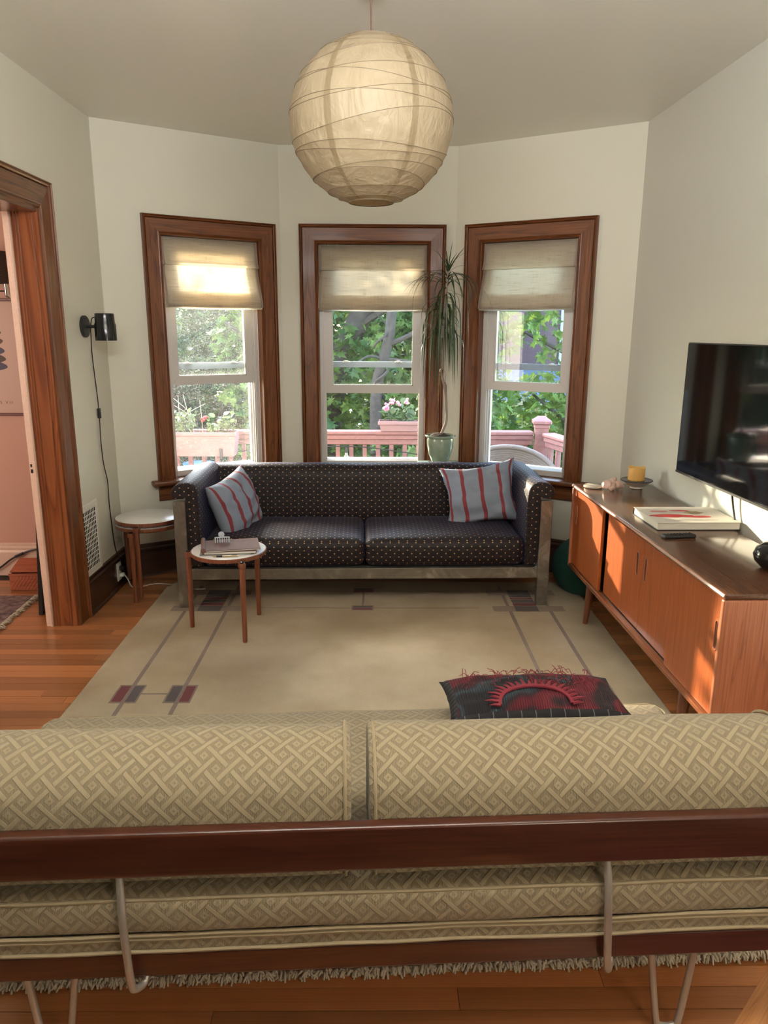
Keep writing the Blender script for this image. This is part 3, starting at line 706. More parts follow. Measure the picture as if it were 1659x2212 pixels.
for i in range(1500):     # knotted tassel fringe along the near edge
    t = random.random(); x = -1.33+2.6*t; y0 = 1.50+.115*t
    c = Vector((x, y0+.006, .012)); a = random.uniform(-1.2, 1.2); L = random.uniform(.010, .028)
    e = c+Vector((sin(a)*L, -cos(a)*L, random.uniform(-.008, .006))); m_ = (c+e)/2+Vector((0, 0, random.uniform(.002, .012)))
    tube(bm, [c, m_, e], [.0034, .0038, .0026], 4)
o = link('fringe', bm, M['fringe'], rug, smooth=True); o['kind'] = 'stuff'
# dark red rug beyond the diagonal strip in the near corner
c45 = Vector((cos(ang), sin(ang))); n45 = Vector((sin(ang), -cos(ang)))
def q45(a, b): v = Vector((.937, 1.4985))+c45*a+n45*b; return (v.x, v.y)
carpet_slab('corner_rug', [q45(-.55, .076), q45(-.55, .55), q45(.22, .55), q45(.22, .076)], .008, M['redrug'], 'dark red patterned rug edge in the near right corner', 'rug', 10)

# ================================================================ SOFA
sofa = thing('sofa', 'dark plum sofa with gold dots and worn steel frame under the bay windows', 'sofa', (-.068, 4.135, RZ), radians(1.3))
Wd = 1.09
for sx in (-1, 1):
    x0, x1 = sorted((sx*Wd, sx*(Wd-.068)))
    bx('steel_post', (x0, 0, 0), (x1, .04, .64), M['steel'], sofa, .003); bx('steel_post', (x0, .72, 0), (x1, .76, .60), M['steel'], sofa, .003)
    bx('side_rail', (x0+.002, .0405, .17), (x1-.002, .7195, .235), M['steel'], sofa, .003)
bx('front_rail', (-Wd+.0685, .001, .172), (Wd-.0685, .038, .237), M['steel'], sofa, .003)
bx('rear_rail', (-Wd+.0685, .722, .172), (Wd-.0685, .758, .237), M['steel'], sofa, .003)
bx('platform', (-Wd+.07, .042, .205), (Wd-.07, .718, .24), M['blackmat'], sofa, .003)
bm = nb()
for i in range(60):
    x = random.uniform(-.95, .95); box(bm, (x, .045, .155), (x+random.uniform(.006, .03), .048, .204))
tk = link('torn_lining', bm, M['blackmat'], sofa); tk['kind'] = 'stuff'
def loft(bm, prof, a, b, axis='x', n=30, wob=.003, seed=0, capround=0.0, umul=1):
    """closed profile carried along an axis with metre UVs (u along, v around)"""
    uvl = bm.loops.layers.uv.verify(); rings = []; arc = [0]
    for i in range(len(prof)): arc.append(arc[-1]+(Vector(prof[(i+1) % len(prof)])-Vector(prof[i])).length)
    cx = sum(p[0] for p in prof)/len(prof); cz = sum(p[1] for p in prof)/len(prof)
    ts = []
    if capround:
        for k in range(5): ts.append((a+capround*(1-cos(k/5*pi/2))*1.0, 1-(capround/.16)*(1-sin(k/5*pi/2))))
    N_ = n
    ts += [(a+capround+(b-a-2*capround)*k/N_, 1) for k in range(N_+1)]
    if capround:
        for k in reversed(range(5)): ts.append((b-capround*(1-cos(k/5*pi/2)), 1-(capround/.16)*(1-sin(k/5*pi/2))))
    for t, s in ts:
        ring = []
        for p in prof:
            w = noise.noise(Vector((t*4+seed, p[0]*6, p[1]*6)))*wob
            q = (cx+(p[0]-cx)*s+w, cz+(p[1]-cz)*s+w)
            ring.append(bm.verts.new((t, q[0], q[1]) if axis == 'x' else (q[0], t, q[1])))
        rings.append((t, ring))
    L = len(prof)
    for (t0, A), (t1, B) in zip(rings, rings[1:]):
        for i in range(L):
            f = bm.faces.new((A[i], A[(i+1) % L], B[(i+1) % L], B[i]))
            for lp, uv in zip(f.loops, ((t0, arc[i]), (t0, arc[i+1]), (t1, arc[i+1]), (t1, arc[i]))): lp[uvl].uv = uv
    for (t, R_), rv in ((rings[0], True), (rings[-1], False)):
        f = bm.faces.new(R_[::-1] if rv else R_)
        for lp in f.loops:
            c = lp.vert.co; lp[uvl].uv = (c.y, c.z) if axis == 'x' else (c.x, c.z)
def rnd(pts, n=4): 
    v = smoothpts([(p[0], p[1], 0) for p in pts], n); return [(p.x, p.y) for p in v]
for sx in (-1, 1):
    top = rnd([(1.02, .652), (1.088, .655), (1.102, .69), (1.078, .73), (1.02, .745), (.975, .733), (.95, .695), (.944, .60)], 5)
    pr = [(1.018, .245)]+top+[(.944, .245)]
    pr = [(sx*x, z) for x, z in pr]
    bm = nb(); loft(bm, pr, .015, .90-.14, 'y', 14, .004, sx, .02); link('arm', bm, M['dots'], sofa, smooth='auto')
pr = [(.60, .25)]+rnd([(.575, .45), (.59, .60), (.605, .69), (.64, .735), (.70, .745), (.745, .73), (.765, .68), (.762, .55)], 5)+[(.762, .25)]
bm = nb(); loft(bm, pr, -.943, .943, 'x', 40, .005, 3); link('backrest', bm, M['dots'], sofa, smooth='auto')
for sx, x0, x1 in ((-1, -.94, .000), (1, .004, .94)):
    bm = nb(); pad(bm, x1-x0, .585, .165, .045, .022, 26, 14, ((x0+x1)/2, .30, .243))
    for v in bm.verts:
        if sx < 0 and v.co.z > .36: v.co.z -= .006*max(0, sin(v.co.x*70))*max(0, 1-abs(v.co.x+.45)/.3)
    link('seat_cushion', bm, M['dots'], sofa, smooth='auto', uv=True)
# striped pillows
def put(o, loc, rot): o.location = loc; o.rotation_euler = [radians(a) for a in rot]
p1 = link('throw_pillow', pillow(.42, .39, .19, seed=3, wr=.035), M['strp'], smooth=True); put(p1, (-.865, 4.43, .560), (-16, -10, 70))
tag(p1, 'slumped blue-grey striped pillow against the left sofa arm', 'pillow', 'striped pillows on the dark sofa')
p2 = link('throw_pillow', pillow(.49, .41, .15, seed=9, wr=.03, pinch=.2), M['strp'], smooth=True); put(p2, (.655, 4.56, .603), (-20, -9, -4))
tag(p2, 'upright blue-grey pillow with red stripes against the right sofa arm', 'pillow', 'striped pillows on the dark sofa')

# ================================================================ DAYBED
DA = radians(2.6)
db = thing('daybed', 'low daybed with tan lattice mattress, dark wood back rail and hairpin legs, seen from behind', 'daybed', (0, 1.352, 0), DA)
bm = nb(); box(bm, (-1.06, -.016, .495), (1.04, .016, .60), bev=.007, seg=3); o = link('back_rail', bm, M['rail'], db, smooth='auto')
for (lo, hi) in (((-.98, .0, .233), (.95, .028, .294)), ((-.98, .742, .233), (.95, .77, .294))): bx('base_rail', lo, hi, M['rail'], db, .004, seg=2)
for x in (-.98, .922): bx('end_rail', (x, .029, .233), (x+.028, .741, .294), M['rail'], db, .004, seg=2)
bx('deck_panel', (-.951, .03, .265), (.921, .74, .28), M['teakV'], db)
for x in (-.535, .50):
    tb('support_rod', smoothpts([(x+.0, -.002, .496), (x+.003, -.012, .455), (x+.005, -.022, .39), (x+.012, -.026, .250), (x+.018, -.018, .222), (x+.030, .004, .214), (x+.034, .02, .228)], 6), .0085, M['rod'], db, 12)
for x in (-.715, .69):
    for yy, s in ((.035, -1), (.72, 1)):
        pts = [(x-.054, yy, .232), (x-.027, yy+s*.012, .028), (x-.014, yy+s*.013, .0105), (x+.014, yy+s*.013, .0105), (x+.027, yy+s*.012, .028), (x+.054, yy, .232)]
        z_ = RZ if yy > .2 else 0
        z_ = RZ+.001 if yy > .2 else 0
        tb('hairpin_leg', smoothpts([Vector(p)+Vector((0, 0, z_ if i in (1, 2, 3, 4) else 0)) for i, p in enumerate(pts)], 6), .0082, M['rod'], db, 12)
mt = None
bm = nb(); pad(bm, 1.92, .775, .098, .020, .024, 60, 20, (-.015, .39, .339)); mt = link('mattress', bm, M['lat'], db, smooth='auto', uv=True)
bm = nb(); pad(bm, 1.92, .775, .040, .010, .002, 40, 12, (-.015, .388, .296)); lw = link('lower_pad', bm, M['lat'], db, smooth='auto', uv=True)
def piping(par, z, x0, x1, y0, y1, r=.0045, rr=.05, n='piping', amp=.0022):
    pts = []
    for cx, cy, a0 in ((x1-rr, y0+rr, -90), (x1-rr, y1-rr, 0), (x0+rr, y1-rr, 90), (x0+rr, y0+rr, 180)):
        for k in range(6): a = radians(a0+90*k/5); pts.append((cx+rr*cos(a), cy+rr*sin(a), z))
    pts.append(pts[0]); q = []
    for a, b in zip(pts, pts[1:]):
        m_ = max(1, int((Vector(b)-Vector(a)).length/.06))
        for k in range(m_): 
            v = Vector(a).lerp(Vector(b), k/m_); w = noise.noise(v*5)*amp*2; q.append(v+Vector((0, 0, w)))
    q.append(q[0]); return tb(n, q, r, M['piping'], par, 7)
for z, pr_, e in ((.428, mt, .001), (.343, mt, .004), (.333, lw, .003), (.301, lw, .003)): piping(pr_, z, -.975-e, .945+e, .0025-e, .7775+e)
# bolsters: loose, so they are things of their own
bp = [(.020, .460)]+rnd([(.018, .50), (.016, .60), (.030, .664), (.075, .711), (.14, .730), (.20, .720), (.245, .684), (.266, .61), (.270, .50)], 6)+[(.268, .460)]
def bolster(x0, x1, label, seed):
    t = thing('bolster_cushion', label, 'cushion', (0, 1.352, 0), DA, 'tan bolsters on the daybed')
    bm = nb(); loft(bm, bp, x0, x1, 'x', 46, .004, seed, .016)
    link('cover', bm, M['lat'], t, smooth='auto')
    for x in (x0+.013, x1-.013):
        pts = [(x, p[0]+(.0025 if p[0] > .14 else -.0025), p[1]+(.002 if p[1] > .5 else 0)) for p in bp]; tb('piping', pts+[pts[0]], .0038, M['piping'], t, 6)
bolster(-.985, -.050, 'long tan lattice bolster on the left half of the daybed', 2)
bolster(-.012, .945, 'long tan lattice bolster on the right half of the daybed', 8)
# patchwork pillow on the mattress
t = thing('patchwork_pillow', 'black and red patchwork pillow with spiky red trim lying on the daybed', 'pillow', (.475, 2.03, .520), DA)
bm = pillow(.54, .27, .115, seed=5, wr=.012, pinch=.05)
for v in bm.verts: v.co = Vector((v.co.x, -v.co.z, v.co.y))
o = link('cover', bm, [M['plaid'], M['patch']], t, smooth=True)
for p in o.data.polygons:
    c = p.center
    if c.z > -.012 and abs(c.x) < .245 and abs(c.y) < .112: p.material_index = 1
def topz(x, y):
    u, v = x/.28, y/.135; k = (1-abs(u)**2.6)*(1-abs(v)**2.6); return .0575*max(k, 0)**.55
arc = []
for k in range(21):
    a = pi*k/20; x = -.02+.105*cos(a); y = -.105+.075*sin(a); arc.append((x, y, topz(x, y)+.008))
tb('felt_arc', arc, .006, M['redcord'], t, 7)
for k in range(0, 21):
    a = pi*k/20; x = -.02+.105*cos(a); y = -.105+.075*sin(a); z = topz(x, y)+.008; L = .032+.012*(k % 2)
    x2, y2 = x+cos(a)*L, y+sin(a)*L*.8
    tb('felt_spike', [(x, y, z), ((x+x2)/2, (y+y2)/2, topz((x+x2)/2, (y+y2)/2)+.012), (x2, y2, topz(x2, y2)+.012)], [.006, .0045, .0008], M['redcord'], t, 5)
bm = nb()
for k in range(90):
    x = random.uniform(-.22, .2); y = random.uniform(-.02, .11); z = topz(x, y)+.002; a = random.uniform(0, 6.3); L = random.uniform(.012, .04)
    tube(bm, [(x, y, z), (x+cos(a)*L*.5, y+sin(a)*L*.5, z+.012), (x+cos(a)*L, y+sin(a)*L, z+random.uniform(0, .014))], .0011, 4)
o = link('loose_threads', bm, M['redcord'], t); o['kind'] = 'stuff'

# ================================================================ SIDEBOARD
cb = thing('sideboard', 'long teak sideboard with sliding doors and tapered legs under the television', 'sideboard', (1.172, 2.335, 0), radians(1.10))
CL, CDp, ZB, ZT = 1.855, .435, .256, .748
bm = nb(); box(bm, (0, 0, ZT-.022), (CDp, CL, ZT), bev=.006, seg=3); link('top', bm, M['teakT'], cb, smooth='auto')
bm = nb(); extrude_profile(bm, [(-.0025, ZT-.020), (-.006, ZT-.011), (-.0025, ZT-.003), (.004, ZT-.001), (.004, ZT-.022)], 'y', .003, CL-.003); link('front_edge', bm, M['teakY'], cb, smooth='auto')
for y0 in (0, CL-.024):
    bm = nb(); box(bm, (-.002, y0, ZB), (CDp, y0+.024, ZT-.0225), bev=.007, seg=3); link('end_panel', bm, M['teakE'], cb, smooth='auto')
bm = nb(); box(bm, (-.002, .0245, ZB), (CDp, CL-.0245, ZB+.022), bev=.005, seg=2); link('bottom_panel', bm, M['teakY'], cb, smooth='auto')
bx('back_panel', (CDp-.012, .0245, ZB+.023), (CDp-.002, CL-.0245, ZT-.023), M['teakV'], cb)
bx('divider', (.055, 1.29, ZB+.023), (CDp-.013, 1.31, ZT-.023), M['teakV'], cb)
for x in (.029, .051): bx('track_groove', (x, .026, ZB+.0222), (x+.004, CL-.026, ZB+.0245), M['hole'], cb, 0)
def door(y0, y1, x, hy):
    bm = nb(); box(bm, (x, y0, ZB+.026), (x+.016, y1, ZT-.0245), bev=.0015, seg=1); o = link('sliding_door', bm, M['teakV'], cb)
    z0, z1, r = .538, .622, .012
    pts = [(x-.0005, hy+r*cos(radians(a)), z1+r*sin(radians(a))) for a in range(0, 181, 20)]+[(x-.0005, hy+r*cos(radians(a)), z0+r*sin(radians(a))) for a in range(180, 361, 20)]
    tb('finger_pull', pts+[pts[0]], .0034, M['teakE'], o, 6)
    bm = nb(); vs = [bm.verts.new((x-.0008, p[1]*.999+hy*.001, p[2])) for p in pts]; bm.faces.new(vs); link('pull_recess', bm, M['rail'], o)
door(1.325, CL-.026, .010, 1.775); door(.812, 1.300, .033, .868); door(.420, .809, .033, .768); door(.026, .445, .010, .050)
for x in (.045, CDp-.045):
    for yy, s in ((.30, -1), (1.53, 1)):
        zf = RZ+.0015 if (x < .1 and yy > .5) else .0005
        if x < .1 and yy < .5: zf = RZ+.0015
        if x > .2: zf = .0012
        bm = nb(); lathe(bm, [(.013, 0), (.0145, .004), (.023, .20), (.024, ZB-zf-.0005)], (0, 0, 0), 20)
        for v in bm.verts: v.co = Vector((x+v.co.x-(.25-v.co.z)*.06*(1 if x < .1 else -1), yy+v.co.y+(.25-v.co.z)*.05*s, zf+v.co.z))
        link('leg', bm, M['walnut'], cb, smooth='auto')
ZC = ZT
# things on the sideboard
bm = nb(); lathe(bm, [(.0, 0), (.048, 0), (.052, .003), (.052, .010), (.048, .013), (0, .0135)], seg=40)
o = link('coaster', bm, M['cer'], smooth='auto'); put(o, (1.222, 4.085, ZC+.0005), (0, 0, 0)); tag(o, 'flat round white disc at the far front corner of the sideboard', 'coaster')
t = thing('knot_ornament', 'small pale pink knotted ceramic ornament beside the white disc', 'ornament', (1.318, 4.035, ZC), .4)
def lobe(loc, r, rot, nm='petal'):
    bm = nb(); bmesh.ops.create_uvsphere(bm, u_segments=18, v_segments=12, radius=1)
    for v in bm.verts:
        c = v.co; g = 1-.28*max(0, cos(5*atan2(c.y, c.x)))*(1-c.z*c.z); v.co = Vector((c.x*r[0]*g, c.y*r[1]*g, c.z*r[2]*(1-.2*c.x)))
    bmesh.ops.rotate(bm, verts=bm.verts, cent=(0, 0, 0), matrix=Matrix.Rotation(rot[2], 3, 'Z') @ Matrix.Rotation(rot[1], 3, 'Y') @ Matrix.Rotation(rot[0], 3, 'X'))
    bmesh.ops.translate(bm, verts=bm.verts, vec=loc); return link(nm, bm, M['knot'], t, smooth=True)
lobe((-.038, .005, .028), (.020, .030, .027), (.3, .5, .3)); lobe((-.012, -.012, .018), (.036, .018, .017), (0, -.5, .6)); lobe((.035, .0, .024), (.034, .028, .023), (.2, .1, -.3))
lobe((.005, .012, .042), (.022, .017, .017), (.4, -.7, .2)); lobe((-.028, -.024, .011), (.022, .012, .010), (0, .2, .2)); lobe((.012, .0, .058), (.010, .010, .012), (0, 0, 0)); lobe((.055, -.01, .014), (.018, .014, .013), (0, .2, 1))
t = thing('dish', 'cream footed dish with a dark rim holding the candle', 'dish', (1.462, 4.07, ZC))
bm = nb(); lathe(bm, [(.030, 0), (.034, .001), (.034, .010), (.058, .024), (.083, .044), (.087, .046), (.084, .0475), (.056, .030), (.030, .0145), (0, .0135)], seg=48); link('bowl', bm, M['cer'], t, smooth='auto')
bm = nb(); lathe(bm, [(.0835, .0465), (.0875, .0445), (.0885, .0468), (.086, .0490), (.0835, .0480)], seg=48); link('rim_band', bm, M['rim'], t, smooth=True)
t = thing('pillar_candle', 'short yellow pillar candle standing in the rimmed dish', 'candle', (1.458, 4.072, ZC+.0145))
bm = nb(); lathe(bm, [(0, .0), (.043, 0), (.0455, .004), (.046, .098), (.0445, .104), (.041, .101), (.036, .088), (.012, .082), (0, .081)], seg=40)
for v in bm.verts:
    if v.co.z > .09: v.co.z += .004*sin(3*atan2(v.co.y, v.co.x)+1)
link('wax_body', bm, M['wax'], t, smooth='auto'); tb('wick', [(0, 0, .080), (.002, .001, .092)], .0012, M['black'], t, 6)
# art book
t = thing('art_book', 'large hardcover art book with red brushstrokes lying on the sideboard', 'book', (1.425, 3.302, ZC), radians(1.0))
bw_, bh_ = .375, .30
bx('page_block', (-bw_/2+.004, -bh_/2+.004, .0035), (bw_/2-.004, bh_/2-.002, .0335), M['page'], t, .001)
bx('cover_board', (-bw_/2, -bh_/2, .0003), (bw_/2, bh_/2, .0033), M['blackmat'], t, .0006)
bx('cover_board', (-bw_/2, -bh_/2, .0337), (bw_/2, bh_/2, .0372), M['page'], t, .0008)
bx('spine', (-bw_/2, bh_/2-.0018, .0034), (bw_/2, bh_/2+.001, .0336), M['blackmat'], t, .0004)
def blob(name, cx, cy, rx, ry, m, z, seed, n=28):
    bm = nb(); A = []; B = []
    for k in range(n):
        a = 2*pi*k/n; r = 1+.35*noise.noise(Vector((cos(a)*1.6+seed, sin(a)*1.6, seed)))
        x = max(-bw_/2+.004, min(bw_/2-.004, cx+cos(a)*rx*r)); y = max(-bh_/2+.004, min(bh_/2-.004, cy+sin(a)*ry*r))
        A.append(bm.verts.new((x, y, z))); B.append(bm.verts.new((x, y, z+.0003)))
    for k in range(n): bm.faces.new((A[k], A[(k+1) % n], B[(k+1) % n], B[k]))
    bm.faces.new(B); return link(name, bm, m, t)
M['redink'] = plain('red_print_ink', (.55, .05, .05), .5); M['tanink'] = plain('tan_print_ink', (.38, .29, .16), .5, var=.4); M['greyink'] = plain('grey_print_ink', (.50, .46, .38), .5, var=.2)
blob('cover_print', -.085, -.025, .10, .030, M['redink'], .0373, 2); blob('cover_print', .04, -.045, .075, .016, M['redink'], .0375, 4); blob('cover_print', .0, .07, .05, .012, M['redink'], .0373, 7); blob('cover_print', .05, .03, .045, .026, M['tanink'], .0374, 5)
blob('cover_print', -.04, .03, .10, .010, M['greyink'], .0372, 9); blob('cover_print', .0, -.105, .12, .012, M['greyink'], .0372, 11); blob('cover_print', -.10, .06, .05, .008, M['redink'], .0376, 13)
# remote
t = thing('remote_control', 'slim black remote control in front of the art book', 'remote control', (1.29, 3.035, ZC), radians(8))
bm = nb(); box(bm, (-.072, -.020, 0), (.072, .020, .017), bev=.006, seg=3); link('body', bm, M['blackmat'], t, smooth='auto')
for i in range(9):
    for j in range(3):
        bm = nb(); lathe(bm, [(.0036, .0165), (.0034, .0185), (0, .0187)], (-.058+i*.0142, -.011+j*.011, 0), 10); link('button', bm, M['black'], t, smooth='auto')
bm = nb(); lathe(bm, [(0, 0), (.045, 0), (.060, .004), (.086, .030), (.092, .052), (.084, .076), (.058, .096), (.034, .100), (.030, .097), (.028, .088), (.02, .085)], seg=56)
o = link('squat_vase', bm, M['black'], smooth='auto'); put(o, (1.49, 2.60, ZC+.0005), (0, 0, 0)); tag(o, 'glossy black squat round vase at the near end of the sideboard', 'vase')
# cat cave
bm = nb(); bmesh.ops.create_uvsphere(bm, u_segments=48, v_segments=32, radius=1)
hd = Vector((.35, -.82, .05)).normalized()
for v in bm.verts:
    c = v.co.copy(); z = c.z
    p = Vector((c.x*.215, c.y*.215, (max(z, -.75)*.19)+.145)) 
    p *= 1+noise.noise(c*1.7)*.06
    v.co = p
dele = [f for f in bm.faces if (f.calc_center_median()-Vector((0, 0, .16))).normalized().dot(hd) > .86]
bmesh.ops.delete(bm, geom=dele, context='FACES')
for v in bm.verts: v.co.z = max(v.co.z, 0.0)
o = link('felt_cat_cave', bm, M['felt'], smooth=True); md = o.modifiers.new('t', 'SOLIDIFY'); md.thickness = .012; md.offset = -1
put(o, (1.335, 4.462, .004), (0, 0, 0)); o.scale = (1, 1, 1.1); tag(o, 'dark green felt cat cave on the floor behind the sideboard', 'cat bed')

# ================================================================ TELEVISION
tv = thing('television', 'black flat television mounted on the right wall above the sideboard', 'television', (1.548, 3.765, 0), radians(2.18))
bm = nb(); box(bm, (.004, -1.14, .900), (.030, 0, 1.552), bev=.003, seg=2); link('housing', bm, M['blackmat'], tv, smooth='auto')
bx('screen', (.0015, -1.134, .912), (.0038, -.005, 1.547), M['screen'], tv, .0005)
bx('bezel_strip', (0, -1.138, .9005), (.0036, -.002, .9105), M['blackmat'], tv, .0005)
bx('wall_bracket', (.031, -.80, 1.05), (.058, -.35, 1.40), M['blackmat'], tv)
o = tb('tv_cable', smoothpts([(1.602, 3.245, .893), (1.606, 3.225, .83), (1.607, 3.20, .78), (1.604, 3.19, ZC+.006)], 6), .0045, M['cord'], None); tag(o, 'dark power cable hanging from the television to the sideboard', 'cable')
# ================================================================ ROUND STACKING TABLES
def round_table(loc, ang0, h, label, foot=0.0, r=.200, lr=.221, grp='round three-legged tables'):
    t = thing('round_side_table', label, 'side table', loc, 0, grp)
    bm = nb(); lathe(bm, [(0, h-.024), (r-.006, h-.024), (r, h-.019), (r, h-.004), (r-.003, h-.0008), (0, h-.0008)], seg=64); link('table_top', bm, M['walnut'], t, smooth='auto')
    bm = nb(); lathe(bm, [(0, h-.0007), (r-.005, h-.0007), (r-.006, h), (0, h)], seg=64); l = link('laminate_surface', bm, M['white'], t, smooth='auto'); l['label'] = 'white laminate table surface'
    for k in range(3):
        a = radians(ang0+120*k); cx, cy = lr*cos(a), lr*sin(a)
        bm = nb(); lathe(bm, [(.0115, foot), (.013, foot+.004), (.0155, h-.09), (.0155, h-.035)], (cx, cy, 0), 18); lg = link('leg', bm, M['walnut'], t, smooth='auto')
        bm = nb(); box(bm, (-.026, -.0165, h-.045), (.0165, .0165, h-.018), bev=.004, seg=2); bmesh.ops.rotate(bm, verts=bm.verts, cent=(0, 0, 0), matrix=Matrix.Rotation(a, 3, 'Z')); bmesh.ops.translate(bm, verts=bm.verts, vec=(cx, cy, 0)); link('leg_block', bm, M['walnut'], lg, smooth='auto')
        bm = nb(); lathe(bm, [(.011, h-.0178), (.011, h-.013), (.008, h-.011), (0, h-.011)], (cx, cy, 0), 14); link('leg_cap', bm, M['black'], lg, smooth='auto')
    return t
TX, TY, TH = -.790, 3.815, .45
round_table((TX, TY, RZ+.0015), 178, TH, 'round three-legged table with notebooks in front of the sofa')
TZ = TH+RZ+.0015
round_table((-1.405, 4.445, .001), -101, .450, 'lower of the two stacked round tables in the left corner', grp='round three-legged tables')
round_table((-1.405, 4.445, .001), -92, .484, 'upper white-topped table of the stack in the left corner', .034, grp='round three-legged tables')
# things on the small table
t = thing('tablet', 'thin grey tablet at the bottom of the pile on the round table', 'tablet', (TX-.005, TY-.03, TZ), radians(9))
bm = nb(); box(bm, (-.135, -.09, 0), (.125, .09, .007), bev=.002, seg=2); link('body', bm, plain('grey_aluminium', (.30, .33, .36), .35, .6), t, smooth='auto')
t = thing('notebook', 'white-edged notebook under the brown folio on the round table', 'notebook', (TX+.012, TY-.025, TZ+.0072), radians(7))
bx('pages', (-.125, -.095, .0012), (.138, .085, .0115), M['paper2'], t, .0005); bx('cover', (-.127, -.097, 0), (.140, .087, .0011), M['cover'], t, .0003); bx('cover', (-.127, -.097, .0116), (.140, .087, .0128), M['cover'], t, .0003)
t = thing('folio', 'brown soft-cover folio with a rolled left edge on top of the notebook', 'folio', (TX+.012, TY-.01, TZ+.0202), radians(13))
bx('cover', (-.13, -.105, .0062), (.150, .10, .0085), M['cover'], t, .0008); bx('pages', (-.128, -.103, .0010), (.148, .098, .0060), M['paper2'], t, .0004); bx('back_cover', (-.13, -.105, 0), (.152, .10, .0009), M['cover'], t, .0003)
tb('rolled_edge', [(-.142, -.115, .0125), (-.140, -.05, .0125), (-.141, .03, .0125), (-.140, .105, .0125)], .0122, M['cover'], t, 14)
FZ = TZ+.0202+.0086
t = thing('hair_claw_clip', 'pale translucent hair claw clip standing on the brown folio', 'hair clip', (TX-.035, TY+.012, FZ), radians(8))
tb('spine', [(-.040, 0, .030), (0, 0, .033), (.040, 0, .030)], .0045, M['clipc'], t, 8)
for s in (-1, 1):
    for k in range(7):
        x = -.036+.012*k; tb('tooth', smoothpts([(x, s*.001, .030), (x, s*.013, .024), (x, s*.015, .010), (x, s*.006, .0015)], 4), [.0026]*12+[.0015], M['clipc'], t, 6)
bm = nb(); lathe(bm, [(0, -.0015), (.014, -.0015), (.0165, 0), (.014, .0015), (0, .0015)], axis='y', seg=24); o = link('grip', bm, M['clipc'], t, smooth='auto'); o.location = (-.004, .004, .047)
t = thing('pen', 'gold and black ballpoint pen lying in front of the notebook', 'pen', (TX+.012, TY-.150, TZ+.0052), radians(5))
tb('barrel', [(-.060, 0, 0), (.062, 0, 0)], .0044, plain('pale_gold_metal', (.52, .42, .26), .3, .8), t, 12); tb('grip_sleeve', [(-.046, 0, 0), (-.016, 0, 0)], .0050, M['black'], t, 12)
bm = nb(); tube(bm, [(-.060, 0, 0), (-.072, 0, 0)], [.0040, .0008], 10); link('tip', bm, M['chrome'], t, smooth='auto'); bx('clip', (.032, -.0015, .0045), (.060, .0015, .0060), M['black'], t, .0004)

# ================================================================ WALL LAMP, REGISTER, OUTLET
t = thing('wall_sconce', 'black cylinder wall lamp with a round back plate on the left wall', 'wall lamp', (-1.659, 4.336, 1.617))
bm = nb(); lathe(bm, [(0, 0), (.060, 0), (.0605, .004), (.060, .014), (.057, .017), (0, .017)], seg=44, axis='x'); link('back_plate', bm, M['blackmat'], t, smooth='auto')
tb('arm', [(.017, 0, 0), (.068, 0, 0)], .009, M['blackmat'], t, 14)
bm = nb(); lathe(bm, [(.056, -.078), (.0585, -.077), (.0585, .010), (.054, .022), (.0525, .070), (.050, .072), (.048, .060), (0, .058)], (.122, 0, 0), 40); link('shade', bm, M['black'], t, smooth='auto')
bm = nb(); lathe(bm, [(0, -.040), (.026, -.038), (.030, -.015), (.018, .010), (.012, .020)], (.122, 0, 0), 20); link('bulb', bm, M['white'], t, smooth='auto')
o = tb('lamp_cord', smoothpts([(.068, 0, .050), (.052, 0, .045), (.040, .004, .01), (.030, .02, -.05), (.012, .06, -.16), (.011, .088, -.40), (.011, .092, -.47)], 8), .0030, M['cord'], t)
bm = nb(); box(bm, (.004, .082, -.53), (.020, .104, -.47), bev=.004, seg=2); link('cord_switch', bm, M['blackmat'], t, smooth='auto')
tb('lamp_cord', smoothpts([(.011, .093, -.53), (.010, .086, -.66), (.011, .094, -.80), (.011, .135, -.92), (.012, .128, -1.06), (.011, .145, -1.20), (.014, .165, -1.36), (.035, .176, -1.44), (.045, .176, -1.49), (.036, .178, -1.513)], 8), .0032, M['cord'], t)
t = thing('wall_register', 'white metal wall register with a square grid on the left wall', 'vent', (-1.6598, 4.165, .415))
bm = nb(); w2, h2 = .128, .215
for lo, hi in (((0, -w2, -h2), (.006, -w2+.035, h2)), ((0, w2-.035, -h2), (.006, w2, h2)), ((0, -w2+.035, -h2), (.006, w2-.035, -h2+.050)), ((0, -w2+.035, h2-.040), (.006, w2-.035, h2))): box(bm, lo, hi, bev=.002, seg=1)
link('frame', bm, M['register'], t)
bx('dark_backing', (.0005, -w2+.034, -h2+.048), (.002, w2-.034, h2-.038), M['hole'], t, 0)
for k in range(1, 8):
    y_ = -w2+.035+k*(2*w2-.07)/8; bx('grille_bar', (.0022, y_-.0028, -h2+.049), (.0040, y_+.0028, h2-.039), M['register'], t, 0)
for k in range(1, 13):
    z_ = -h2+.050+k*(2*h2-.09)/13; bx('grille_bar', (.0023, -w2+.034, z_-.0028), (.0041, w2-.034, z_+.0028), M['register'], t, 0)
tb('lever', [(.009, -.075, .10), (.024, -.070, .098)], .003, M['register'], t, 6)
t = thing('wall_outlet', 'white outlet plate with plugged cords in the left baseboard', 'outlet', (-1.641, 4.512, .105))
bx('cover_plate', (0, -.036, -.058), (.006, .036, .058), M['register'], t, .002, seg=2)
bx('receptacle', (.0062, -.016, .008), (.008, .016, .040), M['white'], t, .002); bx('receptacle', (.0062, -.016, -.040), (.008, .016, -.008), M['white'], t, .002)
o = thing('plug', 'black plug in the baseboard outlet', 'plug', (-1.6325, 4.512, .125)); bx('body', (0, -.014, -.012), (.032, .014, .014), M['blackmat'], o, .004, seg=2)
